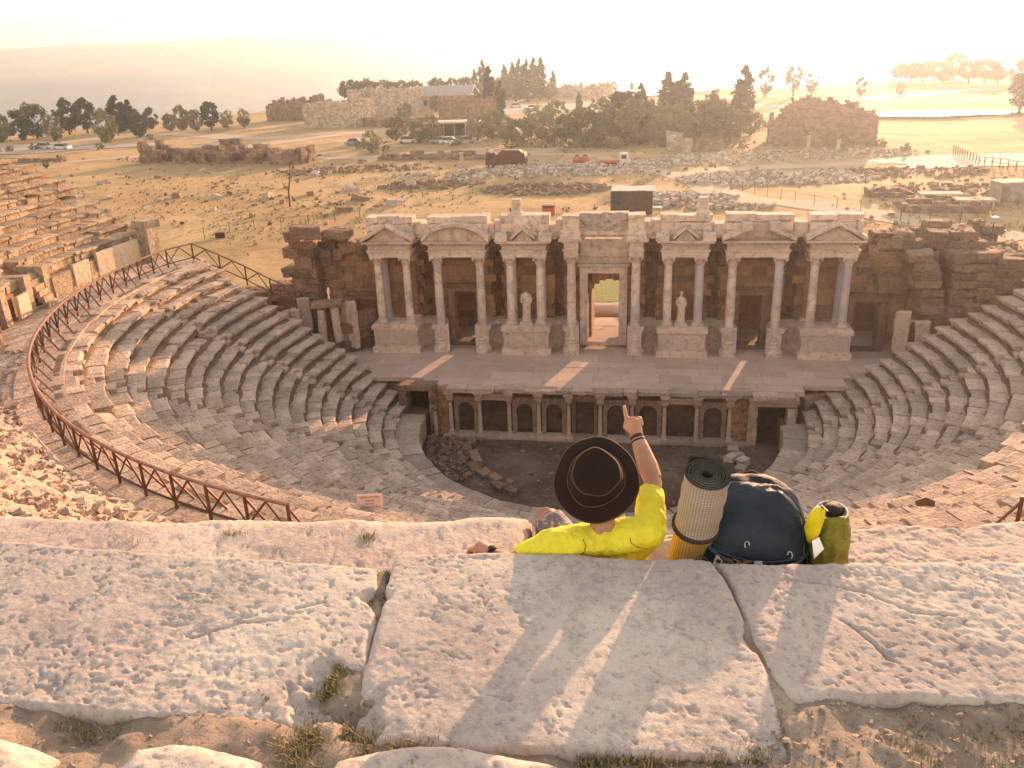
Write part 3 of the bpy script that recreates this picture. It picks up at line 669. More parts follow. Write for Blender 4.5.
# ------------------------------------------------------------------ statues
def statue(x, y, z, label, head, s=1.):
    st = thing('statue', label, 'statue', (x, y, z))
    def ring(zz, rx, ry, ox=0., oy=0., n=40, fold=.0, nf=9, ph=0.):
        return [(x+s*(ox+rx*math.cos(t)*(1+fold*math.sin(nf*t+ph))), y+s*(oy+ry*math.sin(t)*(1+fold*math.sin(nf*t+ph))), z+s*zz) for t in [2*math.pi*i/n for i in range(n)]]
    lv = [(.02, .27, .20, 0, 0, .09), (.25, .235, .18, .0, 0, .10), (.6, .215, .17, .02, 0, .09), (.9, .225, .18, .03, 0, .07), (1.08, .235, .18, .03, 0, .06), (1.25, .205, .155, .01, 0, .05), (1.42, .225, .165, 0, 0, .04), (1.55, .245, .15, -.005, 0, .03), (1.63, .19, .12, 0, 0, .02), (1.67, .085, .08, 0, 0, 0), (1.72, .065, .065, 0, 0, 0)]
    if head: lv += [(1.76, .06, .065, .0, -.01, 0), (1.80, .085, .095, 0, -.02, 0), (1.87, .10, .115, 0, -.015, 0), (1.95, .095, .11, 0, -.005, .02), (2.01, .06, .07, 0, 0, .02), (2.03, .01, .01, 0, 0, 0)]
    n = 40; vs = []
    for k, (zz, rx, ry, ox, oy, fo) in enumerate(lv): vs += ring(zz, rx, ry, ox, oy, n, fo, 9, zz*2.2)
    b = MB(); m = len(lv); b.add(vs, [(i*n+w, i*n+(w+1) % n, (i+1)*n+(w+1) % n, (i+1)*n+w) for i in range(m-1) for w in range(n)]+[tuple(range(n))[::-1], tuple((m-1)*n+w for w in range(n))])
    q = lambda a, c, d: (x+s*a, y+s*c, z+s*d)
    b.tube([q(-.22, 0, 1.55), q(-.28, -.03, 1.35), q(-.25, -.14, 1.15), q(-.06, -.22, 1.18)], [.075*s, .07*s, .06*s, .045*s], 10)
    b.tube([q(.22, 0, 1.55), q(.29, .0, 1.32), q(.27, -.05, 1.1)] + ([q(.18, -.18, 1.0)] if head else []), [.075*s, .068*s, .06*s]+([.05*s] if head else []), 10)
    b.tube([q(-.24, -.12, 1.5), q(-.05, -.2, 1.2), q(.16, -.2, .95), q(.26, -.08, .75)], [.05*s, .07*s, .06*s, .03*s], 8)
    o = b.build('figure', M['marble'], st, 60)
    MB().box((x, y, z-.09), (.8, .62, .22), 0, .01).build('plinth', M['bluemarble'], st)
    return st
statue(-4.95, .15, ZP+.2, 'headless draped marble statue standing between columns to the left of the middle door', False, 1.12)
statue(4.85, .15, ZP+.2, 'draped marble statue with its head standing between columns to the right of the middle door', True, 1.0)
# ------------------------------------------------------------------ stage floor and its front
stg = thing('stage', 'broad paved stage platform with a low front of small columns and arched niches', 'stage', (0, -6.2, 0))
b = MB(); y = -6.0; xs = 0
while y < 7.2:
    d = rg.uniform(.8, 1.3); x = -18.5+rg.uniform(0, .6)
    while x < 18.5:
        l = rg.uniform(1.0, 2.6); z = rg.gauss(0, .006); 
        if not (abs(x+l/2) > 11.3 and y+d < -6.9+.2126*abs(x+l/2)): b.box((x+l/2, y+d/2, -.14+z), (l-.012, d-.012, .28), 0, .004, 0, rg)
        x += l
    y += d
b.build('stage_floor', M['stagefloor'], stg)
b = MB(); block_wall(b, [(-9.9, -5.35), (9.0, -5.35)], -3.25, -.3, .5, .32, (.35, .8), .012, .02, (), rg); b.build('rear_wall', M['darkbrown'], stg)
PX = [-8.83, -7.05, -5.27, -3.50, -1.72, .13, 1.98, 3.84, 5.68, 7.52]
for i, x in enumerate(PX):
    b = MB().lathe((x, -6.28, 0), [(.125, -2.82), (.12, -2.0), (.105, -1.02)], 14); c = b.build('column', M['ruinlight'], stg, 50)
    b = MB(); b.box((x, -6.28, -2.98), (.40, .40, .14), 0, .01); b.lathe((x, -6.28, 0), [(.19, -2.92), (.19, -2.87), (.14, -2.82), (.13, -2.8)], 14); b.build('base', M['ruinlight'], c, 40)
    b = MB(); b.lathe((x, -6.28, 0), [(.11, -1.04), (.14, -.96), (.19, -.84), (.17, -.8)], 14, None, lambda a, z: 1+.06*math.cos(8*a)); b.box((x, -6.28, -.77), (.42, .42, .07), 0, .01); b.build('capital', M['ruinlight'], c, 40)
    b = MB(); b.box((x, -6.15, -.55), (.42, .75, .34), 0, .015); b.box((x, -6.22, -.30), (.56, .95, .16), 0, .02); b.build('cornice_block', M['ruinlight'], stg)
BAYS = ['arch', 'rect', 'arch', 'arch', 'gate', 'arch', 'arch', 'rect', 'arch']
for i, kd in enumerate(BAYS):
    x0, x1 = PX[i]+.17, PX[i+1]-.17; m = (x0+x1)/2; w = x1-x0
    if kd == 'arch':
        b = MB(); n = 10; hw = w/2-.22; zs = -1.55
        for s in (-1, 1): b.box((m+s*(w/2-.11), -5.85, (-3.0+zs)/2), (.24, .5, zs+3.0), 0, .01)
        for k in range(n):
            a0, a1 = math.pi*k/n, math.pi*(k+1)/n; xa, xb = m-hw*math.cos(a0), m-hw*math.cos(a1); za, zb = zs+hw*math.sin(a0), zs+hw*math.sin(a1)
            b.hexa([(xa, -6.1, za), (xb, -6.1, zb), (xb, -5.6, zb), (xa, -5.6, za), (xa, -6.1, -.72), (xb, -6.1, -.72), (xb, -5.6, -.72), (xa, -5.6, -.72)])
            o = 1.13; b.hexa([(xa, -6.17, za), (xb, -6.17, zb), (xb, -6.09, zb), (xa, -6.09, za), (m-(m-xa)*o, -6.17, zs+(za-zs)*o+.02), (m-(m-xb)*o, -6.17, zs+(zb-zs)*o+.02), (m-(m-xb)*o, -6.09, zs+(zb-zs)*o+.02), (m-(m-xa)*o, -6.09, zs+(za-zs)*o+.02)])
        for s in (-1, 1): b.hexa([(m+s*hw-(.22 if s < 0 else 0), -6.1, zs), (m+s*hw+(.22 if s > 0 else 0), -6.1, zs), (m+s*hw+(.22 if s > 0 else 0), -5.6, zs), (m+s*hw-(.22 if s < 0 else 0), -5.6, zs), (m+s*hw-(.22 if s < 0 else 0), -6.1, -.72), (m+s*hw+(.22 if s > 0 else 0), -6.1, -.72), (m+s*hw+(.22 if s > 0 else 0), -5.6, -.72), (m+s*hw-(.22 if s < 0 else 0), -5.6, -.72)])
        b.build('arched_niche', M['nichestone'], stg)
    elif kd == 'rect':
        b = MB(); b.box((m, -6.05, -.62), (w+.1, .6, .36), 0, .015); b.box((m, -6.12, -.42), (w+.2, .8, .1), 0, .015); b.build('lintel', M['ruinlight'], stg)
    else:
        b = MB(); b.box((m, -6.0, -.62), (w, .6, .36), 0, .015)
        for s in (-1, 1): b.box((m+s*(w/2-.1), -5.8, -1.9), (.2, .4, 2.2), 0, .01)
        b.build('door_frame', M['ruin'], stg); b = MB(); b.box((m, -5.55, -1.95), (w-.4, .03, 2.1), 0, 0)
        g = b.build('gate', M['shedwall'], stg); b = MB()
        for k in range(4): b.tube([(m-w/2+.22+(w-.44)*k/3, -5.62, -2.95), (m-w/2+.22+(w-.44)*k/3, -5.62, -.85)], .02, 6)
        for zz in (-2.2, -1.5, -.9): b.tube([(m-w/2+.2, -5.64, zz), (m+w/2-.2, -5.64, zz)], .018, 6)
        b.build('bars', M['darkmetal'], g)
b = MB(); x = -9.0                                    # broken cornice slabs along the stage edge
while x < 9.0:
    l = rg.uniform(.8, 1.9); o = rg.uniform(-.12, .1); b.box((x+l/2, -6.15+o, -.13+rg.uniform(-.03, .03)), (l-.03, .95, .22), rg.uniform(-.015, .015), .04, .012, rg); x += l
rough(b.build('cornice', M['ruinlight'], stg), 2, .25, .16)
b = MB(); x = -9.3
while x < 8.2:
    l = rg.uniform(1.2, 2.4); b.box((x+l/2, -6.3, -3.12), (l-.02, .85, .18), 0, .02, 0, rg); x += l
b.build('plinth_course', M['ruinlight'], stg)
b = MB(); block_wall(b, [(-10.0, -6.0), (-8.95, -6.0)], -3.25, -.3, .6, .3, (.25, .5), .02, .03, (), rg); b.build('side_wall', M['brown'], stg); b = MB(); block_wall(b, [(7.6, -6.0), (8.75, -6.0)], -3.25, -.25, .6, .22, (.2, .4), .02, .03, (), rg)
b.build('side_wall', M['brown'], stg)
MB().lathe((-9.75, -6.55, 0), [(.13, -3.1), (.12, -1.6)], 12).build('column_stump', M['ruinlight'], stg)
# side doorways into the passages
for sx, x0, x1, nm in ((-1, -11.5, -10.05, 'dark'), (1, 9.0, 10.75, 'ped')):
    b = MB(); m = (x0+x1)/2
    zt = -.25 if sx < 0 else -.75
    for x in (x0-.2, x1+.2): block_wall(b, [(x-.25, -6.0), (x+.25, -6.0)], -3.25, zt, .9, .35, (.3, .6), .02, .03, (), rg)
    b.box((m, -6.0, zt+.15), (x1-x0+.8, 1.0, .3), 0, .02)
    if sx > 0: b.box((m, -6.1, zt+.42), (x1-x0+1.0, 1.2, .24), 0, .03); b.box((m-.1, -6.1, zt+.6), (x1-x0+.7, 1.0, .16), 0, .04)
    b.build('side_doorway', M['ruinlight'] if sx > 0 else M['ruin'], stg)
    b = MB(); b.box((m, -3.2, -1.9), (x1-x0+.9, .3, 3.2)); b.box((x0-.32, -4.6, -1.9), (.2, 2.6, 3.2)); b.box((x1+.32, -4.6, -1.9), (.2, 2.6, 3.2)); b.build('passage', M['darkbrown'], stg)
b = MB(); block_wall(b, [(-18.6, -3.2), (-13.4, -4.35), (-12.0, -5.2)], -3.3, -.28, .5, .4, (.5, 1.1), .02, .03, (), rg); b.build('flank_wall', M['ruin'], stg); b = MB(); block_wall(b, [(11.6, -5.6), (13.4, -4.3), (18.6, -3.1)], -3.3, -.28, .5, .4, (.5, 1.1), .02, .03, (), rg); b.build('flank_wall', M['ruin'], stg)
# ------------------------------------------------------------------ orchestra floor
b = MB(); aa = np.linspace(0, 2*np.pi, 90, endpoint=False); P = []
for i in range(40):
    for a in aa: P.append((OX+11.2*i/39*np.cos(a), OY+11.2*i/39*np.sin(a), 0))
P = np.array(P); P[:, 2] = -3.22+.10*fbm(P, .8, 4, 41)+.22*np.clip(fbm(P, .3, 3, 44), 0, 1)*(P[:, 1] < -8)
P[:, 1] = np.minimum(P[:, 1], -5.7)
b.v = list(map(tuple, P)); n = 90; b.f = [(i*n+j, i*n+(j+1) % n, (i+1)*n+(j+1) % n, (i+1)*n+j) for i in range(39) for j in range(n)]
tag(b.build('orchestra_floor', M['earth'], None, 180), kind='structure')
b = MB()                                              # low foundation kerbs and litter lying on the floor
sp = []
for i in range(260): a = rg.uniform(176, 215); q = rg.uniform(7.6, 10.1); x, y, _ = pol(q, a); sp.append((x, y, -3.2))
for i in range(150): a = rg.uniform(170, 370); q = 10*math.sqrt(rg.random()); x, y, _ = pol(q, a); sp.append((x, min(y, -6.9), -3.25))
stones_on('orchestra_stones', sp, M['ruin'], (.08, .30), rg=rg)
kb = MB()
for i in range(9):
    a = 184+i*6.5; kb.box(pol(7.4+.25*math.sin(i*1.9), a, -3.05), (.5, .8, .3), R(a), .06, .05, rg)
tag(kb.build('stone_kerb', M['ruin']), 'low curved line of worn kerb stones on the left of the orchestra floor', 'kerb')
kb = MB()
for i, (u, v) in enumerate(((733, 451), (738, 456), (743, 462), (731, 459), (741, 470))):
    p = at(u, v, -3.1); kb.box((p[0], p[1], -3.05), (.6, .5, .3), i*.3, .06, .06, rg)
tag(kb.build('stone_kerb', M['ruinlight']), 'short line of pale broken kerb stones at the right of the orchestra floor', 'kerb')
# ------------------------------------------------------------------ ruins beside the stage building
rg = random.Random(77)
def prof(*kn):
    xs, zs = zip(*kn); return lambda s: float(np.interp(s, xs, zs))
rw = thing('ruined_wall', 'tall brown wall of big broken courses left of the columned front', 'ruined wall', (-18.5, 1.5, 0))
b = MB(); block_wall(b, [(-24.5, 1.0), (-18.9, 1.0)], -.3, prof((0, 3.6), (2.0, 4.4), (3.6, 4.6), (3.7, 7.6), (5.6, 7.7)), 1.5, .55, (.6, 1.5), .05, .10, (), rg, .25); rough(b.build('wall', M['ruin'], rw), 2, .33, .26, .05)
b = MB(); block_wall(b, [(-18.9, 1.9), (-15.0, 1.9)], 3.9, prof((0, 7.2), (1.6, 7.6), (2.6, 7.2), (4, 6.9)), 1.1, .5, (.6, 1.2), .07, .12, [(1.5, 3.1, 4.6, 6.3)], rg, .2); rough(b.build('arched_wall', M['ruin'], rw), 2, .33, .26, .05)
b = MB()
for i in range(5): a = math.pi*(i+.5)/5; b.box((-16.6-1.0*math.cos(a), 1.6, 6.0+.75*math.sin(a)), (.55, 1.2, .75), 0, .08, 0, rg)
for x, y, z, w, h in ((-19.2, .2, 8.0, 2.0, .7), (-17.2, .6, 7.75, 1.4, .6), (-20.1, .2, 7.6, 1.1, .7), (-16.2, 3.6, 6.2, 2.2, .8), (-15.6, 3.8, 5.3, 2.0, .8)): b.box((x, y, z), (w, 1.4, h), rg.uniform(-.3, .3), .1, .1, rg)
rough(b.build('top_stone', M['ruin'], rw), 2, .33, .26, .05)
pd = thing('ruined_doorway', 'small leaning stone doorway with pale upright slabs at the left foot of the seats', 'doorway', (-18.2, -1.4, 0))
b = MB()
for x, y, h, w in ((-19.9, -1.5, 2.4, .5), (-18.3, -1.3, 2.3, .45), (-17.4, -1.0, 2.5, .45)): b.box((x, y, .9+h/2), (w, .7, h), .25, .05, .05, rg)
rough(b.build('jamb', M['ruinlight'], pd), 2, .33, .26, .05); b = MB(); b.box((-17.9, -1.15, 3.5), (1.9, .9, .38), .25, .05, .03, rg); rough(b.build('lintel', M['ruin'], pd), 2, .33, .26, .05)
b = MB()
for x, y, z, h in ((-20.4, -1.6, 2.2, 1.9), (-19.5, -.9, 2.6, 2.4), (-16.5, -.5, 1.9, 3.2), (-17.2, -.4, 2.0, 2.6)): b.box((x, y, z), (.75, .3, h), rg.uniform(-.2, .4), .05, .1, rg)
rough(b.build('upright_slab', M['ruinlight'], pd), 2, .33, .26, .05)
b = MB(); block_wall(b, [(-21.5, -.2), (-16.9, -.2), (-15.4, .9)], -.3, prof((0, 3.8), (2, 3.6), (4.5, 2.8), (7, 2.6)), .8, .6, (.8, 1.6), .05, .08, (), rg, .2); rough(b.build('wall', M['ruin'], pd), 2, .33, .26, .05)
rw = thing('ruined_wall', 'high orange-brown ruined wall with a rough arch right of the columned front', 'ruined wall', (18.5, 2, 0))
b = MB(); block_wall(b, [(15.4, 2.0), (24.5, 2.0)], 3.7, prof((0, 7.1), (2, 7.3), (3.4, 7.0), (5, 7.6), (7, 7.2), (9, 6.2)), 1.2, .5, (.6, 1.3), .07, .12, [(.9, 3.1, 4.4, 6.4)], rg, .25); block_wall(b, [(17.4, 1.9), (25., 1.9)], -.3, 3.8, 1.2, .6, (.8, 1.6), .05, .1, (), rg); rough(b.build('wall', M['ruin'], rw), 2, .33, .26, .05)
b = MB()
for i in range(5): a = math.pi*(i+.5)/5; b.box((17.4-1.25*math.cos(a), 1.6, 6.1+.85*math.sin(a)), (.65, 1.2, .75), 0, .08, 0, rg)
b.box((17.4, 1.2, 4.4), (2.0, 1.3, .8), .15, .15, .15, rg); rough(b.build('arch_stone', M['ruin'], rw), 2, .33, .26, .05)
pl = thing('stone_pile', 'stack of long flat courses stepping up beside the top right seats', 'stone stack', (20.6, -.6, 0))
b = MB()
for k in range(9):
    for i in range(3): b.box((19.6+i*1.25+rg.uniform(-.15, .15)-.12*k*(i == 0), -.4+rg.uniform(-.2, .2)+.06*k, 2.35+.50*k), (1.4, 2.0-.05*k, .5), rg.uniform(-.12, .12), .08, .03, rg)
for k in range(5): b.box((23.6+rg.uniform(-.3, .3), -.6+.1*k, 4.1+.5*k), (2.3, 1.7, .48), rg.uniform(-.15, .15), .08, .03, rg)
for k in range(4): b.box((26.4+rg.uniform(-.3, .3), -.4, 5.3+.62*k), (2.1, 1.6, .58), rg.uniform(-.15, .15), .09, .03, rg)
rough(b.build('course_stone', M['ruin'], pl), 2, .33, .26, .05)
b = MB(); block_wall(b, [(17.6, -.9), (25.5, -1.1)], -.5, prof((0, 2.2), (3, 3.2), (8, 5.)), .9, .55, (.7, 1.5), .06, .08, (), rg, .2); rough(b.build('wall', M['ruin'], pl), 2, .33, .26, .05)
b = MB()
for x, y, z, h in ((17.6, -1.6, 2.2, 2.6), (18.7, -1.9, 2.1, 1.7), (18.2, -1.0, 1.6, 2.4)): b.box((x, y, z), (.8, .4, h), rg.uniform(-.3, .2), .05, .1, rg)
rough(b.build('upright_slab', M['ruinlight'], pl), 2, .33, .26, .05)
for x, y, n, lab in ((28.5, 9.0, 5, 'long low ruin of tumbled orange-lit courses behind the right end of the stage building'), (24.5, 4.5, 4, 'broken ruin block directly behind the high right wall of the stage building')):
    q = thing('ruined_wall', lab, 'ruined wall', (x, y, 0))
    b = MB()
    for i in range(n): block_wall(b, [(x-7+rg.uniform(0, 3), y+i*2.4), (x+6+rg.uniform(0, 4), y+1.5+i*2.5)], tz(x, y+8)-.3, prof((0, rg.uniform(2.5, 5)), (4, rg.uniform(2.5, 5.2)), (9, rg.uniform(1.5, 4.5)), (14, 1.5)), 1.0, .6, (.8, 1.8), .08, .12, (), rg, .4)
    rough(b.build('wall', M['ruin'], q), 2, .33, .26, .05)
# ------------------------------------------------------------------ ground sheets behind
ribbon('path', [(.3, 6), (-.2, 8.5), (-.4, 13)], 3.2, M['path'], .08)
patch('green_turf', (-.6, 17), 7, 5., M['turf'], .12, 0, 'structure')
def pp(*uv): return [tuple(at(u, v, 0)[:2]) for u, v in uv]
ribbon('track', pp((1023, 240), (940, 225), (820, 208), (740, 200), (690, 180), (700, 172), (780, 166), (905, 160), (960, 157), (1023, 162)), 4.5, M['path'])
ribbon('track', pp((690, 180), (600, 158), (480, 150), (330, 158), (225, 150), (100, 160), (-40, 172)), 3.4, M['path'])
ribbon('track', pp((330, 133), (260, 140), (170, 134), (110, 137), (40, 144), (-30, 152)), 7., M['path'])
ribbon('track', pp((395, 128), (330, 137), (250, 147), (200, 143)), 5., M['path'])
ribbon('road', pp((470, 137), (520, 128), (580, 118), (660, 106), (740, 108), (830, 104), (905, 96), (990, 88)), 9., M['road'])
ribbon('track', pp((760, 118), (850, 108), (905, 100), (1000, 97), (1060, 99)), 6., M['path'])
patch('car_park', at(555, 108)[:2], 34, 20, M['road'], .10, .1)
patch('car_park', at(20, 150)[:2], 30, 10, M['road'], .10, .1)
patch('plaza', at(1010, 160)[:2], 20, 7, M['road'], .09, .1)
patch('travertine_terrace', at(608, 92)[:2], 44, 34, M['travertine'], .35, 0, seed=4)
patch('pond', at(945, 116)[:2], 25, 6.5, M['water'], 0, -.10, flat=tz(*at(945, 116)[:2])+.55, seed=2, wob=.12)
# ------------------------------------------------------------------ rubble fields
def field(name, c, rx, ry, n, size, mat, label, rot=0.):
    sp = []
    for i in range(n):
        a = rg.uniform(0, 6.283); q = math.sqrt(rg.random()); x0, y0 = rx*q*math.cos(a), ry*q*math.sin(a)
        x, y = c[0]+x0*math.cos(rot)-y0*math.sin(rot), c[1]+x0*math.sin(rot)+y0*math.cos(rot); sp.append((x, y, tz(x, y)+rg.uniform(0, .5)*(1-q)))
    o = stones_on(name, sp, mat, size, rg=rg); o['label'] = label; return o
for (u, v, rx, ry, n, mt, lb) in ((545, 190, 9, 5, 420, 'ruin', 'mound of brown rubble behind the left half of the stage building'), (560, 172, 15, 7, 480, 'rubble', 'band of rubble stones near the dark red truck'),
        (672, 200, 8, 5.5, 300, 'rubble', 'pale rubble beside the dark shed'), (775, 179, 14, 7, 700, 'rubble', 'wide field of pale rubble right of the track'), (690, 163, 9, 4, 200, 'rubble', 'pale rubble left of the rough standing stones'),
        (790, 155, 22, 6, 360, 'rubble', 'pale rubble in front of the great ruin on the right'), (900, 172, 12, 6, 180, 'ruin', 'brown rubble on the right meadow'), (430, 186, 8, 4, 160, 'ruin', 'brown rubble left of the mound'), (480, 176, 14, 5, 200, 'rubble', 'scattered rubble left of the dark red truck'),
        (730, 208, 5, 1.5, 70, 'rubble', 'white stones behind the right half of the stage building'), (350, 170, 14, 5, 150, 'ruin', 'brown rubble on the left meadow'), (590, 168, 14, 5, 240, 'rubble', 'rubble near the small white truck'), (960, 195, 9, 9, 160, 'ruin', 'orange-lit rubble around the pale slabs'), (215, 158, 22, 5, 220, 'ruin', 'dark rubble round the long arched ruin on the left')):
    p = at(u, v, 0); field('rubble', p, rx, ry, n, (.2, .62), M[mt], lb)
sp = []
for i in range(420):
    _c = ((250, 185), (340, 200), (440, 175), (900, 205), (980, 185), (620, 160), (120, 185), (720, 165))[i % 8]; u, v = rg.gauss(_c[0], 45), min(236, max(118, rg.gauss(_c[1], 11))); p = at(u, v, 0)
    if p[1] > 9: sp.append((p[0], p[1], tz(p[0], p[1])))
stones_on('scattered_stones', sp, M['ruin'], (.12, .5), rg=rg)
for i in range(34):                                     # bigger blocks one can tell from the litter
    u, v = rg.uniform(30, 440), rg.uniform(150, 228); p = at(u, v, 0); s = rg.uniform(.5, 1.2)
    if p[1] < 9: continue
    b = MB(); b.box((p[0], p[1], tz(p[0], p[1])+s*.2), (s*rg.uniform(1, 2.2), s, s*.75), rg.uniform(0, 3), .12, .2, rg)
    tag(b.build('stone_block', M['rubble' if i % 3 else 'ruin']), 'loose ancient block lying in the dry grass left of the stage building', 'stone block', 'loose blocks in the dry meadow')
# small dry shrubs
def leafclump(b, c, r, n, s, rg, up=.0, flat=1.):
    for i in range(n):
        d = Vector((rg.gauss(0, 1), rg.gauss(0, 1), rg.gauss(0, 1)*flat)).normalized()*r*rg.random()**.4
        p = Vector(c)+d; q = Vector((rg.gauss(0, 1), rg.gauss(0, 1), rg.gauss(0, 1)+up)).normalized(); a = q.orthogonal().normalized()*s*rg.uniform(.6, 1.2); e = q.cross(a.normalized())*s*rg.uniform(.5, 1.)
        b.add([p-a-e*.3, p-e, p+a+e*.2, p+e], [(0, 1, 2, 3)])
b = MB()
for i in range(60):
    u, v = rg.gauss(330, 200), rg.uniform(118, 232); p = at(u, v, 0)
    if p[1] > 10: leafclump(b, (p[0], p[1], tz(p[0], p[1])+.2), rg.uniform(.2, .6), 14, .18, rg)
tag(b.build('dry_shrubs', M['bark']), kind='stuff')
b = MB()
for i in range(1300):
    _c = ((250, 225), (330, 215), (150, 205), (420, 195), (230, 190), (900, 230), (980, 225), (640, 175))[(i//6) % 8]; u, v = rg.gauss(_c[0], 40), min(256, max(150, rg.gauss(_c[1], 12))); p = at(u, v, 0)
    if p[1] > 8.5: leafclump(b, (p[0], p[1], tz(p[0], p[1])+.1), .25, 3, .16, rg, 0, .6)
tag(b.build('dry_grass', M['drygrass']), kind='stuff')
# ------------------------------------------------------------------ trees
def crown_broad(b, rg, h, w, gaps=.5, n=34, s=.42, base=.3):
    for i in range(n):
        a = rg.uniform(0, 6.283); k = rg.uniform(-1, 1); q = math.sqrt(max(0, 1-k*k))*rg.uniform(.5, 1)**.5; z = (base+(1-base)*(k+1)/2*.94)*rg.choice((1, 1, 1, .93, 1.06))
        leafclump(b, (w*.43*q*math.cos(a), w*.43*q*math.sin(a), h*z), w*rg.uniform(.07, .17), 38, s, rg)
def crown_cyp(b, rg, h, w, n=52, s=.34):
    for i in range(n):
        z = (i+.5)/n; q = (math.sin(math.pi*min(1, z*.62+.16))**.9 if z < .55 else (1-((z-.55)/.47)**1.5))*.42*rg.uniform(.75, 1.15); a = rg.uniform(0, 6.283)
        leafclump(b, (w*q*.8*math.cos(a), w*q*.8*math.sin(a), h*(.04+.95*z)), w*max(.07, .24*min(1, q*2.6)), 34, s, rg, 0, 1.9)
PROTO = {}
def proto(kind, var):
    rg = random.Random(hash((kind, var, 3)) if False else sum(map(ord, kind))*31+var*7); b = MB(); tb = MB()
    if kind == 'cypress':
        crown_cyp(b, rg, 1*10, 3.0, 70, .3); tb.tube([(0, 0, -.3), (0, 0, 1.4), (0, 0, 5)], [.24, .2, .08], 7); mt = 'leaf_dark'
    else:
        w, base, gp, mt, sc, n = {'broad': (8., .12, .4, 'leaf_mid', .34, 56), 'olive': (7.4, .12, .5, 'leaf_light', .30, 46), 'pine': (6.6, .18, .5, 'leaf_pine', .34, 60), 'umbrella': (8.4, .28, .3, 'leaf_pine', .34, 66), 'sparse': (5.2, .2, .7, 'leaf_pine', .32, 30)}[kind]
        crown_broad(b, rg, 8., w, gp, n, sc, base)
        top = Vector((rg.uniform(-.3, .3), rg.uniform(-.3, .3), 8*(base+.25)))
        tb.tube([(0, 0, -.4), (.1, 0, 1.2), top*.7, top], [.34, .27, .2, .1], 8)
        for i in range(5):
            a = rg.uniform(0, 6.28); p = top*rg.uniform(.55, .95); tb.tube([p, p+Vector((math.cos(a), math.sin(a), .9))*w*.16, p+Vector((math.cos(a), math.sin(a), .8))*w*.32], [.13, .09, .03], 6)
    return b, tb, mt
NAMES = {'cypress': 'cypress_tree', 'broad': 'broadleaf_tree', 'olive': 'olive_tree', 'pine': 'pine_tree', 'umbrella': 'pine_tree', 'sparse': 'pine_tree'}
tcount = 0
def tree(kind, u, v, hpx, label, group=None, wr=1., z=None):
    """one tree: its root on the ground seen at (u, v), height given in photo pixels"""
    global tcount
    p = at(u, v, 0.); g = tz(p[0], p[1])
    if abs(g) > .5: p = at(u, v, g); g = tz(p[0], p[1]); p = at(u, v, g); g = tz(p[0], p[1])
    t_ = (Vector(p)-Vector(CAM)).dot(Vector(FW)); h = hpx*t_/FOC/.95; var = tcount % 3; tcount += 1
    if (kind, var) not in PROTO:
        b, tb, mt = proto(kind, var); root = thing(NAMES[kind], label, 'tree', (0, 0, 0), group)
        b.build('crown', M[mt], root); tb.build('trunk', M['bark'], root, 50); PROTO[(kind, var)] = root
    else:
        src = PROTO[(kind, var)]; root = src.copy(); COL.objects.link(root)
        for ch in src.children: c = ch.copy(); COL.objects.link(c); c.parent = root
        if 'group' in root: del root['group']
        tag(root, label, 'tree', group)
    base = 10. if kind == 'cypress' else 8.2; s = h/base*(rg.uniform(.85, 1.2) if group == 'trees of the central grove' else 1.)
    root.location = (p[0], p[1], g); root.scale = (s*wr, s*wr, s); root.rotation_euler = (0, 0, rg.uniform(0, 6.28)); return root
def row(kind, pts, lab, group, wr=1.):
    n = len(pts)
    for i, q in enumerate(pts):
        k = q[3] if len(q) > 3 else kind; w = q[4] if len(q) > 4 else wr
        tree(k, q[0], q[1], q[2], f'{ORD[i]} {lab[0]} from the left {lab[1]}', group, w)
# left edge grove
row('broad', [(2, 143, 28), (22, 141, 27), (38, 138, 32), (55, 141, 26, 'olive'), (70, 134, 32, 'pine'), (88, 133, 32, 'pine'), (107, 142, 30), (120, 131, 33, 'cypress', 1.9), (132, 131, 29, 'cypress', 1.7), (140, 137, 22), (152, 128, 19), (170, 131, 16), (183, 131, 22), (197, 132, 19), (212, 131, 26, 'pine'), (228, 130, 18, 'olive'), (245, 129, 17, 'olive')], ('tree', 'along the far left plateau edge'), 'trees along the left plateau edge', .85)
tree('sparse', 47, 170, 9, 'tiny lone green bush-like tree in the dry meadow at far left')
# behind the big ruin
row('umbrella', [(352, 103, 20), (368, 103, 20), (385, 101, 18), (400, 100, 17), (415, 99, 16)], ('rounded dark tree', 'behind the great left ruin'), 'trees behind the left ruin', 1.25)
row('broad', [(437, 97, 18), (452, 96, 16), (465, 98, 18), (477, 100, 16)], ('round tree', 'behind the long pale roof'), 'trees behind the long roof', 1.1)
# cypresses on the hill
row('cypress', [(475, 93, 22), (483, 94, 30), (505, 94, 26), (513, 94, 28), (520, 95, 32), (527, 95, 31), (534, 95, 33), (541, 95, 33), (553, 96, 22)], ('slender cypress', 'in the hilltop row'), 'cypresses on the hilltop', 1.0)
row('olive', [(492, 98, 20), (505, 99, 22), (516, 101, 24), (528, 101, 24), (540, 100, 20), (549, 100, 16)], ('yellowish bushy tree', 'before the hilltop cypresses'), 'bushy trees below the hilltop cypresses', 1.2)
row('cypress', [(490, 118, 46), (501, 119, 34), (579, 116, 22), (415, 109, 17, 'cypress', 1.5)], ('dark cypress', 'left of the central grove'), 'cypresses before the grove', 1.05)
row('olive', [(372, 152, 20), (396, 141, 24), (420, 143, 22), (431, 142, 24), (478, 141, 25), (492, 140, 28), (436, 112, 14), (405, 119, 16), (460, 99, 14)], ('yellow-green tree', 'round the flat-roofed shelter'), 'trees round the car park', 1.05)
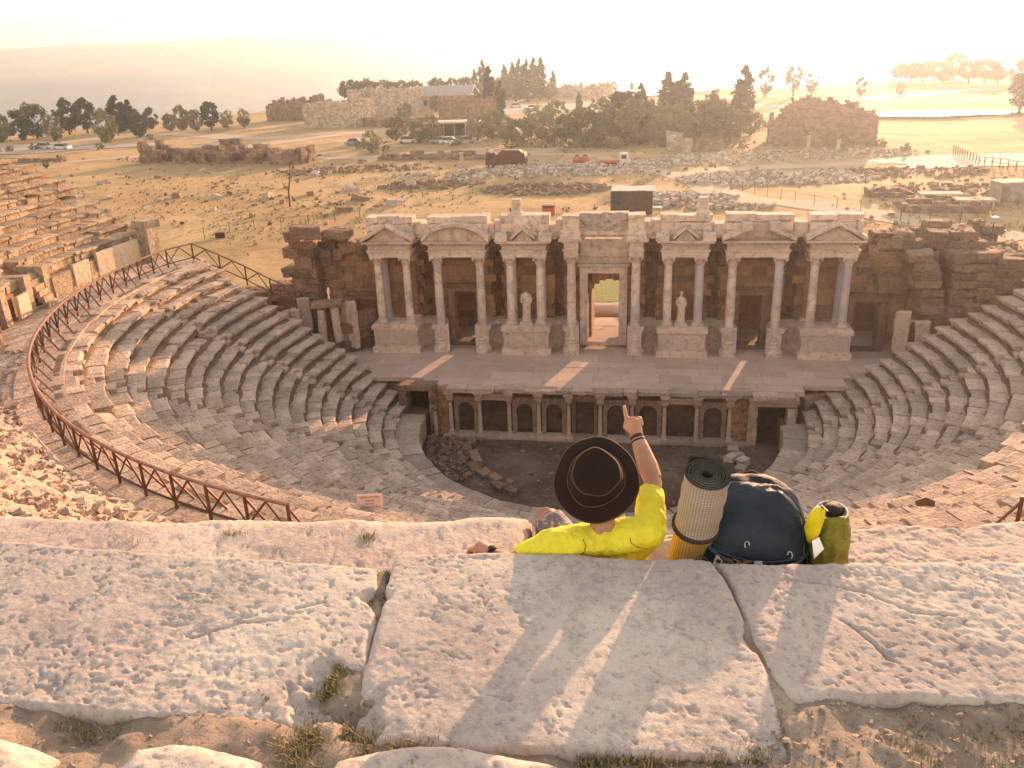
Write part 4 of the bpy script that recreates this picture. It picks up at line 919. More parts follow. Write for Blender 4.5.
# the central grove
row('broad', [(507, 143, 24, 'olive'), (520, 146, 26), (536, 132, 28, 'olive'), (548, 144, 22, 'olive'), (557, 128, 26, 'olive'), (566, 142, 26), (583, 145, 36), (598, 147, 32), (612, 138, 30, 'olive'), (626, 142, 40), (640, 144, 36), (655, 140, 34), (668, 145, 34), (683, 143, 30, 'olive'), (697, 142, 34), (712, 139, 36, 'olive'), (724, 141, 28), (735, 138, 24), (750, 136, 18), (600, 126, 24, 'olive'), (575, 120, 20, 'olive')][:20], ('tree', 'in the dense central grove'), 'trees of the central grove', 1.15)
row('cypress', [(667, 124, 46), (676, 126, 40), (683, 127, 48), (742, 131, 58, 'cypress', 1.25), (640, 128, 40, 'cypress', 1.1), (712, 128, 34, 'cypress', 1.4)], ('tall dark cypress', 'rising out of the central grove'), 'cypresses of the central grove', 1.35)
row('sparse', [(765, 98, 28), (793, 97, 30), (811, 97, 22), (860, 99, 20), (846, 117, 13), (717, 95, 9), (615, 92, 9), (632, 92, 9), (900, 95, 12, 'olive'), (757, 126, 13, 'broad')], ('thin lone tree', 'on the open right plateau'), 'lone trees on the plateau', .9)
row('umbrella', [(900, 82, 16), (911, 82, 17), (922, 82, 18), (934, 82, 18), (943, 84, 12), (953, 80, 24, 'pine'), (968, 84, 20), (984, 84, 22), (997, 84, 15)], ('hazy pine', 'in the row on the right skyline'), 'pines on the right skyline', 1.15)
row('pine', [(1018, 86, 22), (1019, 112, 34)], ('pine', 'at the right edge, the second being nearer'), None, 1.1)
bp = [(u, rg.uniform(138, 150)) for u in np.linspace(500, 740, 30)]
b = MB()
for u, v in bp: p = at(u, v, 0); leafclump(b, (p[0], p[1], .7), rg.uniform(.9, 1.7), 70, .3, rg, 0, .8)
for u, v in ((10, 152), (35, 150), (60, 149), (100, 150), (150, 140), (360, 148), (385, 150), (455, 146), (540, 139), (765, 128), (848, 150), (880, 148), (860, 130), (905, 152)): p = at(u, v, 0); leafclump(b, (p[0], p[1], .6), rg.uniform(.8, 1.4), 60, .3, rg, 0, .8)
tag(b.build('undergrowth', M['leaf_mid']), kind='stuff')
p = at(290, 208, 0)
dt = thing('dead_tree', 'thin bare leaning dead tree trunk in the dry meadow behind the left railing', 'dead tree', (p[0], p[1], 0))
MB().tube([(p[0], p[1], -.2), (p[0]+.1, p[1], 2.2), (p[0]+.5, p[1], 3.8), (p[0]+.75, p[1], 5.6)], [.13, .11, .09, .04], 6).build('trunk', M['bark'], dt)
b = MB(); b.tube([(p[0]+.1, p[1], 2.2), (p[0]-.5, p[1], 3.1), (p[0]-.6, p[1], 3.6)], [.06, .05, .02], 5); b.tube([(p[0]+.5, p[1], 3.8), (p[0]+1.0, p[1], 4.3)], [.05, .02], 5); b.build('branch', M['bark'], dt)
# ------------------------------------------------------------------ ruins and buildings behind
def ruin(u0, u1, v, hpx, label, mat='ruin', cols=None, dep=4., rag=.5, seed=1, cat='ruin'):
    r_ = random.Random(seed); a, c = at(u0, v, 0), at(u1, v, 0); L = math.hypot(c[0]-a[0], c[1]-a[1]); m = (a+c)/2
    k = ((Vector(m)-Vector(CAM)).dot(Vector(FW)))/FOC; kn = [(0, hpx[0]*k)]
    n = len(hpx)
    for i, h in enumerate(hpx): kn.append((L*(i+.5)/n, h*k))
    kn.append((L, hpx[-1]*k)); q = thing('ruin', label, cat, (m[0], m[1], 0)); sc = max(.6, L/34)
    b = MB(); block_wall(b, [a[:2], c[:2]], -.4, prof(*kn), 1.1*sc, .75*sc, (.8*sc, 1.9*sc), .06*sc, .12*sc, cols or (), r_, rag*sc); rough(b.build('front_wall', M[mat], q), 2, .8*sc, .45*sc)
    d = Vector((c[1]-a[1], -(c[0]-a[0]))).normalized()*-dep; b = MB()
    block_wall(b, [(a[0]+d.x, a[1]+d.y), (c[0]+d.x, c[1]+d.y)], -.4, prof(*[(s, z*r_.uniform(.8, 1.15)) for s, z in kn]), 1.1*sc, .8*sc, (.9*sc, 2*sc), .06*sc, .12*sc, (), r_, rag*sc)
    for e in (a, c, m): block_wall(b, [(e[0], e[1]), (e[0]+d.x, e[1]+d.y)], -.4, prof((0, kn[1][1]), (dep, kn[-1][1])), 1.*sc, .8*sc, (.9*sc, 2*sc), .06*sc, .12*sc, (), r_, rag*sc)
    rough(b.build('inner_wall', M[mat], q), 1, .8*sc, .45*sc); return q
A = [(4+i*5.2, 7+i*5.2, -1, 1.3) for i in range(5)]
ruin(143, 300, 163, (20, 10, 13, 14, 18, 15, 12, 10, 12), 'long low ruin with a tall pier and a row of openings in the left meadow', 'ruin', A, 5., .5, 3)
ruin(306, 352, 128, (23, 26, 24), 'squarish roofless ruin with straight front left of the great ruin group', 'ruinlight', None, 12, .3, 4)
ruin(268, 308, 121, (14, 19, 22), 'low dark broken ruin joined to the left of the square ruin', 'ruin', None, 9, .7, 5)
ruin(350, 398, 117, (25, 17, 24, 26), 'jagged tall ruin between the square ruin and the long roof', 'ruinlight', None, 14, .8, 6)
ruin(440, 484, 122, (22, 24, 23), 'blunt squarish ruin block right of the long roof', 'ruin', None, 12, .4, 8)
ruin(768, 874, 147, (26, 38, 40, 37, 36, 35, 30), 'massive broad ruin wall in orange haze right of the tall cypress', 'ruin', None, 12, .8, 9)
ruin(355, 452, 126, (7, 8, 7, 8), 'low terrace wall below the great ruin group', 'ruin', None, 2, .3, 10)
ruin(545, 605, 98, (8, 13, 9, 14), 'small hazy ruin on the rise beyond the car park', 'ruinlight', None, 6, .8, 12)
ruin(668, 680, 150, (17, 16), 'short thick standing stump of wall before the grove', 'ruinlight', None, 1.5, .3, 13)
ruin(682, 690, 152, (14, 13), 'narrow standing stump of wall right of the thicker one', 'ruinlight', None, 1.2, .3, 14)
ruin(696, 720, 152, (6, 9, 12), 'ragged wedge of fallen wall right of the standing stumps', 'ruin', None, 2, .6, 15)
ruin(0, 60, 163, (3, 4, 3, 5), 'low dry-stone wall at the far left edge', 'ruin', None, 1.5, .3, 16)
ruin(380, 500, 160, (5, 6, 5, 6, 4), 'low broken colonnade stumps left of the dark red truck', 'ruin', None, 2.5, .5, 17)
ruin(870, 905, 200, (10, 7, 9), 'low orange-lit ruin wall left of the pale slabs', 'ruin', None, 2.5, .4, 18)
ruin(905, 985, 214, (8, 10, 8, 11), 'long ragged wall in front of the pale slabs at right', 'ruin', None, 3, .5, 19)
bx = at(440, 110, 0); bl = thing('building', 'long low pale building with a sloping grey roof behind the ruins', 'building', (bx[0], bx[1], 0))
k = ((Vector(bx)-Vector(CAM)).dot(Vector(FW)))/FOC; w = 60*k; b = MB(); b.box((bx[0], bx[1]+6, 2.1), (w, 11, 4.4), .1); b.build('wall', M['ruinlight'], bl)
b = MB(); W = w/2+.8
b.add([(bx[0]+x, bx[1]+6+y+x*.1, z) for x, y, z in ((-W, -6.6, 4.2), (W, -6.6, 4.2), (W, 0, 6.9), (-W, 0, 6.9), (W, 6.6, 4.2), (-W, 6.6, 4.2), (-W, -6.6, 4.45), (W, -6.6, 4.45), (W, 0, 7.2), (-W, 0, 7.2), (W, 6.6, 4.45), (-W, 6.6, 4.45))], [(0, 1, 2, 3), (3, 2, 4, 5), (6, 7, 8, 9), (9, 8, 10, 11), (0, 1, 7, 6), (5, 4, 10, 11), (1, 2, 8, 7), (2, 4, 10, 8), (0, 3, 9, 6), (3, 5, 11, 9)]); b.build('roof', M['tin'], bl)
for i in range(6): MB().box((bx[0]-w*.4+i*w*.16, bx[1]+.45+(-w*.4+i*w*.16)*.1, 2.3), (1.2, .2, 1.6), .1).build('window', M['glass'], bl)
bx = at(452, 137, 0); sh = thing('shelter', 'flat-roofed open shelter on thin posts above parked cars', 'shelter', (bx[0], bx[1], 0))
MB().box((bx[0], bx[1], 3.3), (13, 6, .35), .08).build('roof', M['plaster'], sh)
for i in range(6): MB().tube([(bx[0]-6+i*2.4, bx[1]-2.6-.08*(6-i*2.4), 0), (bx[0]-6+i*2.4, bx[1]-2.6-.08*(6-i*2.4), 3.2)], .1, 6).build('post', M['ruinlight'], sh)
b = MB(); b.box((bx[0], bx[1]+2.6, 1.6), (12.5, .2, 3.1), .08); b.build('rear_wall', M['shedwall'], sh)
# dark shed behind the stage building
p = at(632, 212, 0); x, y = p[0], p[1]; sd = thing('shed', 'dark flat-roofed site shed just behind the middle of the stage building', 'shed', (x, y, 0))
b = MB(); b.box((x+.6, y, 1.3), (3.5, 3., 2.6), .0); b.build('wall', M['shedwall'], sd)
b = MB()
for xx in (x-2.4, x-1.2): b.box((xx, y-1.4, 1.3), (.12, .12, 2.6))
b.box((x-1.8, y+1.4, 1.3), (1.4, .1, 2.5)); b.box((x-1.8, y-.2, .5), (1.1, 1.2, 1.)); b.build('frame', M['darkmetal'], sd)
b = MB()
for i in range(5): b.box((x-1.9+i*1.0, y, 2.72+.02*(i % 2)), (1.02, 3.5, .08), 0, .02, .02)
b.build('roof', M['tin'], sd)
p = at(657, 211, 0); b = MB(); b.box((p[0], p[1], .45), (1.1, .7, .1), .1, .02); [b.box((p[0]+sx*.45, p[1]+sy*.28, .2), (.08, .08, .42)) for sx in (-1, 1) for sy in (-1, 1)]; tag(b.build('bench', M['white']), 'small pale low table at the right foot of the dark shed', 'table')
p = at(549, 214, 0); cr = thing('crate', 'orange-red open-fronted crate standing behind the attic of the stage building', 'crate', (p[0], p[1], 0))
b = MB(); b.box((p[0], p[1]+.6, .5), (1.5, .08, 1.)); b.box((p[0]-.72, p[1], .5), (.08, 1.2, 1.)); b.box((p[0]+.72, p[1], .5), (.08, 1.2, 1.)); b.box((p[0], p[1]-.6, .42), (1.5, .08, .84)); b.box((p[0], p[1], .06), (1.4, 1.1, .1)); b.build('box', M['orange'], cr)
MB().box((p[0], p[1], 1.05), (1.56, 1.3, .1), 0, .02).build('lid', M['redpaint'], cr)
p = at(221, 238, 0); b = MB(); b.box((p[0], p[1], .3), (1.0, .7, .55), .3, .05); b.box((p[0], p[1], .62), (1.06, .76, .1), .3, .03); tag(b.build('crate', M['redpaint']), 'small dark red crate lying in the grass by the wire fence at left', 'crate')
for uu, lab in ((577, 'left'), (585, 'right')):
    p = at(uu, 165, 0); tk = thing('storage_tank', f'small orange round tank among the rubble, {lab} one of the pair', 'tank', (p[0], p[1], 0))
    MB().lathe((p[0], p[1], .2), [(.15, 0), (.6, .1), (.75, .5), (.7, 1.0), (.35, 1.3), (.12, 1.35)], 16).build('body', M['orange'], tk, 60); MB().lathe((p[0], p[1], 1.5), [(.3, 0), (.3, .15), (.05, .2)], 10).build('lid', M['redpaint'], tk)
# vehicles
def wheels(par, spots, r, w):
    for (x, y, z) in spots:
        m = Matrix.Rotation(R(90), 3, 'X'); wh = MB().lathe((x, y, z), [(r*.6, -w/2), (r*.95, -w/2), (r, -w/4), (r, w/4), (r*.95, w/2), (r*.6, w/2)], 16, m).build('wheel', M['tyre'], par, 40)
        MB().lathe((x, y, z), [(r*.15, -w/2-.03), (r*.55, -w/2-.01), (r*.55, w/2+.01), (r*.15, w/2+.03)], 12, m).build('rim', M['tin'], wh)
p = at(507, 168, 0); x, y = p[0], p[1]; tr = thing('truck', 'dark red dump truck with a rounded load parked among the rubble', 'truck', (x, y, 0))
b = MB(); b.hexa([(x-1.4, y-1.2, .9), (x+3.4, y-1.2, .9), (x+3.4, y+1.2, .9), (x-1.4, y+1.2, .9), (x-1.6, y-1.3, 2.3), (x+3.1, y-1.3, 2.5), (x+3.1, y+1.3, 2.5), (x-1.6, y+1.3, 2.3)]); b.build('tipper_body', M['redpaint'], tr)
b = MB(); b.hexa([(x-1.3, y-1.1, 2.3), (x+2.9, y-1.1, 2.4), (x+2.9, y+1.1, 2.4), (x-1.3, y+1.1, 2.3), (x-.7, y-.8, 2.95), (x+2.2, y-.8, 2.9), (x+2.2, y+.8, 2.9), (x-.7, y+.8, 2.95)]); b.build('load', M['redpaint'], tr)
b = MB(); b.hexa([(x-3.4, y-1.15, .7), (x-1.7, y-1.15, .7), (x-1.7, y+1.15, .7), (x-3.4, y+1.15, .7), (x-3.2, y-1.05, 2.6), (x-1.7, y-1.05, 2.6), (x-1.7, y+1.05, 2.6), (x-3.2, y+1.05, 2.6)]); cb = b.build('cab', M['redpaint'], tr)
MB().box((x-2.45, y-1.16, 2.05), (1.0, .06, .7)).build('window', M['glass'], cb); MB().box((x, y, .75), (6.4, 1.0, .25)).build('chassis', M['darkmetal'], tr)
wheels(tr, [(x-2.5, y-1.05, .5), (x+1.2, y-1.05, .5), (x+2.4, y-1.05, .5), (x-2.5, y+1.05, .5), (x+1.2, y+1.05, .5), (x+2.4, y+1.05, .5)], .5, .35)
p = at(616, 167, 0); x, y = p[0], p[1]; tr = thing('truck', 'small flatbed truck with white cab parked by the rubble track', 'truck', (x, y, 0))
b = MB(); b.hexa([(x+.5, y-.95, .6), (x+2.4, y-.95, .6), (x+2.4, y+.95, .6), (x+.5, y+.95, .6), (x+.6, y-.85, 2.2), (x+1.8, y-.85, 2.2), (x+1.8, y+.85, 2.2), (x+.6, y+.85, 2.2)]); cb = b.build('cab', M['silver'], tr); MB().box((x+1.25, y-.93, 1.65), (.8, .06, .55)).build('window', M['glass'], cb)
MB().box((x-1.0, y, 1.0), (3.2, 1.9, .35)).build('flatbed', M['orange'], tr); MB().box((x, y, .65), (4.6, .9, .2)).build('chassis', M['darkmetal'], tr); wheels(tr, [(x+1.5, y-.9, .42), (x-1.5, y-.9, .42), (x+1.5, y+.9, .42), (x-1.5, y+.9, .42)], .42, .28)
def car(u, v, mat, label, rz=0., group=None):
    p = at(u, v, 0); g = tz(p[0], p[1]); c = thing('parked_car', label, 'car', (p[0], p[1], g), group); x, y, z = p[0], p[1], g
    MB().hexa([(x-2.1, y-.85, z+.3), (x+2.1, y-.85, z+.3), (x+2.1, y+.85, z+.3), (x-2.1, y+.85, z+.3), (x-2.05, y-.8, z+.85), (x+2.05, y-.8, z+.85), (x+2.05, y+.8, z+.85), (x-2.05, y+.8, z+.85)]).build('body', mat, c)
    MB().hexa([(x-1.5, y-.78, z+.85), (x+1.3, y-.78, z+.85), (x+1.3, y+.78, z+.85), (x-1.5, y+.78, z+.85), (x-1.0, y-.65, z+1.45), (x+.7, y-.65, z+1.45), (x+.7, y+.65, z+1.45), (x-1.0, y+.65, z+1.45)]).build('window', M['glass'], c)
    MB().box((x-.15, y, z+1.47), (1.7, 1.25, .05)).build('roof', mat, c); wheels(c, [(x-1.3, y-.8, z+.32), (x+1.3, y-.8, z+.32), (x-1.3, y+.8, z+.32), (x+1.3, y+.8, z+.32)], .32, .22); return c
cars = [(355, 145), (408, 143), (440, 143), (450, 144), (466, 144)]
for i, (u, v) in enumerate(cars): car(u, v, M['silver' if i % 2 else 'tin'], f'{ORD[i]} pale parked car from the left below the flat-roofed shelter', 0, 'cars by the shelter')
for i, (u, v) in enumerate([(516, 108), (533, 110), (552, 112), (538, 124), (520, 126), (512, 134)]): car(u, v, M['white' if i % 2 else 'silver'], f'{ORD[i]} car counting back from the hilltop in the road car park', 0, 'cars on the hill car park')
for i, u in enumerate((45, 62)): car(u, 149, M['silver'], f'{ORD[i]} white car from the left under the far left trees', 0, 'cars under the left trees')
# pale slabs, box and fences on the right
for (u, v, w, rz, lab) in ((940, 194, 4.6, -.10, 'longer pale flat cover slab lying among the ruins at right'), (975, 200, 4.2, -.10, 'shorter pale flat cover slab lying right of the longer one')):
    p = at(u, v, 1.); b = MB(); b.box((p[0], p[1], 1.1), (w, 2.2, .14), rz, .02); [b.box((p[0]+sx*w*.4, p[1]+sy*.8, .45), (.2, .2, 1.2), rz) for sx in (-1, 1) for sy in (-1, 1)]; tag(b.build('cover_slab', M['ruinlight']), lab, 'slab')
p = at(1008, 201, 0); cn = thing('container', 'grey box-shaped site container at the right edge', 'container', (p[0], p[1], 0)); MB().box((p[0], p[1], 1.1), (3.4, 2.4, 2.2), .2, .0).build('body', M['tin'], cn); MB().box((p[0], p[1], 2.28), (3.6, 2.6, .14), .2).build('roof', M['plaster'], cn); MB().box((p[0]-1.0, p[1]-1.45, 1.0), (.8, .06, 1.7), .2).build('door', M['ruin'], cn)
def fence(pts, label, h=1.1, step=2.4, mat='darkmetal', name='fence', rail=True, w=.035):
    P, L = pathlen([(q[0], q[1]) for q in pts]); f = thing(name, label, 'fence', (P[0].x, P[0].y, 0)); n = int(L[-1]/step); T = []
    for i in range(n+1):
        q, _ = on_path(P, L, L[-1]*i/n); z = tz(q.x, q.y); T.append((q.x, q.y, z)); MB().tube([(q.x, q.y, z-.2), (q.x, q.y, z+h)], w, 5).build('post', M[mat], f)
    for hh in ((.5, .95) if rail else (.9,)): MB().tube([(a, c, z+h*hh) for a, c, z in T], w*.5 if rail else .012, 4).build('wire', M[mat], f)
fence([at(u, v)[:2] for u, v in ((205, 240), (260, 229), (330, 222), (360, 218))], 'wire fence on thin posts crossing the dry grass left of the stage building', 1.2, 3., rail=False)
fence([at(u, v)[:2] for u, v in ((700, 180), (745, 192), (800, 206), (860, 213))], 'wire fence on thin posts along the track right of the rubble field', 1.3, 2.6, rail=False)
fence([at(u, v)[:2] for u, v in ((865, 185), (905, 178), (960, 176), (1023, 178))], 'wire fence on thin posts across the right meadow', 1.2, 3., rail=False)
fence([at(u, v)[:2] for u, v in ((900, 222), (950, 226), (1023, 232))], 'dark fence posts behind the ruined wall at right', 1.6, 2.4, rail=False, w=.05)
fence([at(u, v)[:2] for u, v in ((953, 154), (965, 160), (980, 166), (1024, 172))], 'pale timber barrier fence beside the paved corner at right', 1.3, 1.3, 'woodtop', w=.09)
hr = thing('handrail', 'bright sunlit metal handrail by steps among the ruins at the upper right', 'handrail', (22, 4, 6)); P0 = [at(u, v, 4.6) for u, v in ((955, 249), (981, 262))]
for dz in (0, .55): MB().tube([P0[0]+np.array((0, 0, dz)), P0[1]+np.array((0, 0, dz))], .05, 6).build('rail', M['metalrail'], hr)
for q in (P0[0], (P0[0]+P0[1])/2, P0[1]): MB().tube([q-np.array((0, 0, .6)), q+np.array((0, 0, .56))], .04, 6).build('post', M['metalrail'], hr)
p = at(991, 240, 3.5); lp = thing('floodlight', 'small dark floodlight on a tripod among ruins at the upper right', 'floodlight', (p[0], p[1], 3.)); MB().tube([(p[0], p[1], 3.), (p[0], p[1], 5.)], .05, 6).build('post', M['darkmetal'], lp); MB().box((p[0], p[1], 5.1), (.5, .35, .4), .3, .03).build('lamp_head', M['silver'], lp)
# thin columns standing in the ruins
for i, (u, v, h) in enumerate(((462, 168, 15), (488, 168, 20), (497, 166, 17), (381, 158, 12), (397, 158, 12), (808, 150, 14), (838, 150, 10))):
    p = at(u, v, 0); k = ((Vector(p)-Vector(CAM)).dot(Vector(FW)))/FOC; c = thing('standing_column', f'{ORD[i]} slim standing ancient column from the left among the ruins' if i not in (3, 4) else ('short column stump at the left' if i == 3 else 'short column stump at the right')+' of the pair in the low colonnade', 'column', (p[0], p[1], 0)); MB().lathe((p[0], p[1], 0), [(.34, -.2), (.32, .3), (.28, h*k*.85), (.36, h*k*.9), (.38, h*k)], 12).build('shaft', M['ruinlight'], c, 40); MB().box((p[0], p[1], .15), (.9, .9, .35), 0, .03).build('base', M['ruinlight'], c)
# ------------------------------------------------------------------ foreground rock
rg = random.Random(99); Z = Vector((0, 0, 1))
def slabmat(name, c1, c2, c3, pits=1.):
    t = NT(name)
    col = t.mix(t.ramp(t.noise(1.6, 6, .6), [(.38, 0.), (.64, 1.)]), c1, c2)
    col = t.mix(t.ramp(t.noise(3.2, 7, .7, dist=.6), [(.52, 0.), (.68, .75)]), col, c3)
    pit = t.ramp(t.noise(26, 5, .7), [(.30, 1.), (.42, 0.)])
    pit2 = t.ramp(t.noise(9, 6, .75), [(.56, 0.), (.66, .8)])
    nv = t.n.new('ShaderNodeTexNoise'); nv.inputs['Scale'].default_value = 14; nv.inputs['Detail'].default_value = 4; t.l.new(t.pos, nv.inputs['Vector']); vm = t.n.new('ShaderNodeVectorMath'); vm.operation = 'MULTIPLY_ADD'; t.l.new(nv.outputs['Color'], vm.inputs[0]); vm.inputs[1].default_value = (.11, .11, .11); t.l.new(t.pos, vm.inputs[2])
    vein = t.ramp(t.vor(27, 'DISTANCE_TO_EDGE', vm.outputs[0]), [(.0, 1.), (.16, 0.)])
    veins = t.math('MULTIPLY', vein, t.ramp(t.noise(1.5, 5, .65), [(.46, 0.), (.62, .35)]))
    col = t.mix(veins, col, (.70, .58, .48)); col = t.mix(t.ramp(t.noise(.8, 5, .65, dist=.5), [(.47, 0.), (.62, .55)]), col, (.38,.30,.27)); col = t.mix(t.ramp(t.noise(2.1, 6, .7), [(.60, 0.), (.72, .5)]), col, (.62,.47,.34))
    cel = t.math('MULTIPLY', t.ramp(t.noise(21, 6, .75), [(.46, 0.), (.58, 1.)]), t.ramp(t.noise(1.3, 5, .7), [(.44, 0.), (.58, .62)])); col = t.mix(cel, col, (.33, .27, .25)); col = t.mix(t.math('MULTIPLY', pit, .55*pits), col, (.24, .17, .13)); col = t.mix(t.math('MULTIPLY', pit2, .45*pits), col, (.33, .265, .235))
    col = t.mix(t.ramp(t.noise(70, 3, .6), [(.60, 0.), (.68, .5)]), col, (.26, .20, .17))
    t.bump(t.noise(18, 9, .75), .6, .02); t.bump(t.vor(34), .3, .012); t.bump(t.noise(80, 6, .75), .8, .006)
    return t.fin(col, .93)
M['slab'] = slabmat('pitted_travertine', (.62,.54,.45), (.52,.445,.375), (.39,.325,.28))
M['slab_warm'] = slabmat('rough_warm_rock', (.60,.50,.42), (.50,.40,.33), (.38,.29,.24))
def rock(name, label, cat, x0, x1, r0, r1, zt, mat, seed, res=.011, rough=1., rnd_=.05, thick=.6, skew=0., tilt=(0, 0), group=None, wob=.035, corner=.0, r0b=None, cracks=(), dip=()):
    nx, ny = int((x1-x0)/res), int((r1-r0)/res); u, v = np.meshgrid(np.linspace(0, 1, nx), np.linspace(0, 1, ny)); u = u.ravel(); v = v.ravel(); w, h = x1-x0, r1-r0
    bx_ = x0+w*u; br = r0+h*v; p = np.stack([bx_, br, bx_*0+seed*3.7], 1)
    x = bx_+wob*(fbm(p, 3., 4, seed)*1.2)+skew*(v-.5); r = br+wob*fbm(p, 2.6, 4, seed+1)*1.4+(0 if r0b is None else (r0b-r0)*u*(1-v))
    d = np.minimum(np.minimum(u*w, (1-u)*w), np.minimum(v*h, (1-v)*h)); c2 = np.minimum(u*w, (1-u)*w)+np.minimum(v*h, (1-v)*h)
    p = np.stack([x, r, x*0+seed], 1)
    mk = sstep(-.12, .22, fbm(p, 1.7, 3, seed+9)); z = zt+rough*(.016*fbm(p, 1.0, 2, seed+2)+.0045*fbm(p, 5., 4, seed+3)+(.25+.75*mk)*(.0045*fbm(p, 15., 4, seed+4)+.0075*(np.abs(fbm(p, 27., 3, seed+7))-.2)))
    pm = sstep(-.05, .25, fbm(p, 2.3, 3, seed+11)); pit = np.clip(fbm(p*np.array([1., 1.5, 1.]), 13., 5, seed+5, .7)-.24, 0, .16); z -= rough*.045*pit*(.2+.8*pm); pit = np.clip(fbm(p, 36., 3, seed+6, .65)-.26, 0, .2); z -= rough*.035*pit*(1-.6*pm)
    for ck in cracks:
        dd = np.full(len(x), 9.); wx, wr = x+.02*fbm(p, 7., 3, 71), r+.02*fbm(p, 7., 3, 72)
        for (a0, b0), (a1, b1) in zip(ck[:-1], ck[1:]):
            tt_ = np.clip(((wx-a0)*(a1-a0)+(wr-b0)*(b1-b0))/((a1-a0)**2+(b1-b0)**2), 0, 1); dd = np.minimum(dd, np.hypot(wx-a0-tt_*(a1-a0), wr-b0-tt_*(b1-b0)))
        z -= .014*np.exp(-(dd/.006)**2)
    e = np.clip(1-d/(rnd_*(1+.6*fbm(p, 4., 2, seed+8))), 0, 1); z -= rnd_*(1-np.sqrt(np.maximum(0, 1-e*e)))*1.1; z += tilt[0]*(u-.5)+tilt[1]*(v-.5)
    if corner: z -= corner*np.clip(1-c2/.35, 0, 1)**2
    for (du, dv, dr_, dz_) in dip: z -= dz_*np.clip(1-np.hypot((u-du)*w, (v-dv)*h*.7)/(dr_*(1+.9*fbm(p, 7., 4, seed+15))), 0, 1)**.8
    # back to the world: arc about the theatre's axis
    tt = x/42.; X = OX+r*np.sin(tt); Y = OY-r*np.cos(tt)
    b = MB(); P = list(zip(X, Y, z)); b.grid(P, nx, ny)
    ring = [i for i in range(nx)]+[i*nx+nx-1 for i in range(1, ny)]+[(ny-1)*nx+i for i in range(nx-2, -1, -1)]+[i*nx for i in range(ny-2, 0, -1)]
    base = len(b.v); k = len(ring)
    for q, dz in ((0, .12), (1, thick)):
        for i in ring: b.v.append((X[i]+.012*math.sin(i*.7+q), Y[i]+.012*math.cos(i*.5+q), z[i]-dz+.02*math.sin(i*.31)))
    for i in range(k):
        j = (i+1) % k; b.f.append((ring[i], base+i, base+j, ring[j])); b.f.append((base+i, base+k+i, base+k+j, base+j))
    o = b.build(name, M[mat], None, 180); tag(o, label, cat, group); return o
rock('stone_slab', 'wide pale pitted slab filling the foreground left of the first grass-filled joint', 'stone slab', -1.9, 1.262, 41.88, 42.86, 16.57, 'slab', 1, .0075, skew=.20, tilt=(.0, -.02), rnd_=.03, corner=.03, wob=.035, cracks=[[(.55, 42.45), (.72, 42.35), (.85, 42.32)], [(.9, 42.25), (1.0, 42.2)]], dip=[(1, 1, .22, .11), (1, .25, .06, .06)])
rock('stone_slab', 'middle pitted slab directly behind the person, between the two joints', 'stone slab', 1.258, 2.742, 41.80, 42.93, 16.57, 'slab', 2, .0075, skew=.12, tilt=(0, -.02), rnd_=.03, corner=.03, wob=.035, dip=[(0, .95, .12, .10), (0, .3, .06, .05), (1, .45, .05, .04)])
rock('stone_slab', 'pale cracked slab on the right, behind the backpack', 'stone slab', 2.738, 5.4, 41.80, 42.63, 16.57, 'slab', 3, .0075, skew=.12, tilt=(.0, -.02), rnd_=.03, corner=.02, wob=.035, cracks=[[(3.0, 41.95), (3.25, 42.02), (3.4, 42.15), (3.55, 42.18)], [(3.1, 42.2), (3.22, 42.42)]])
_e, _f = at(-160, 510, 16.46), at(400, 512, 16.46); _x0, _x1 = (math.atan2(q[0]-OX, -(q[1]-OY))*42 for q in (_e, _f)); _ra, _rb = (math.hypot(q[0]-OX, q[1]-OY) for q in (_e, _f)); _g = (_rb-_ra)/(_x1-_x0)
rock('seat_rock', 'rough warm rock ledge below the left slab, sloping to the drop', 'rock', -3.0, 1.82, _ra+_g*(-3-_x0), 41.90, 16.46, 'slab_warm', 4, .012, 1.3, .06, wob=.05, thick=1.2, r0b=_ra+_g*(1.82-_x0), corner=.02)
rock('seat_rock', 'rock ledge the person sits on between the left ledge and the backpack', 'rock', 1.60, 2.60, 41.20, 41.95, 16.22, 'slab_warm', 5, .012, 1.2, .07, wob=.05, thick=1.2, tilt=(0, -.26))
rock('seat_rock', 'rough warm rock ledge under the backpack and away to the right', 'rock', 2.50, 6.2, 40.82, 41.90, 16.20, 'slab_warm', 6, .012, 1.3, .08, wob=.06, thick=1.2, tilt=(.12, 0))
for i, (u0, u1, v0, dep, lab) in enumerate(((-60, 68, 735, .55, 'small rounded pale stone in the bottom left corner'), (126, 277, 739, .6, 'rounded white stone with a dip in its top at bottom left'), (328, 590, 750, .6, 'long low rounded white stone at the bottom centre'), (616, 726, 760, .5, 'low pale stone just right of the bottom centre stone'), (735, 800, 763, .4, 'smallest pale stone sliver at the bottom right'))):
    a, c = at(u0, v0, 16.62), at(u1, v0, 16.62); r0 = math.hypot((a+c)[0]/2-OX, (a+c)[1]/2-OY); xa = math.atan2(a[0]-OX, -(a[1]-OY))*42; xc = math.atan2(c[0]-OX, -(c[1]-OY))*42
    rock('edge_stone', lab, 'stone', xa, xc, r0, r0+dep, 16.66, 'slab', 20+i, .009, 1.2, .09, .3, wob=.03, corner=.10)
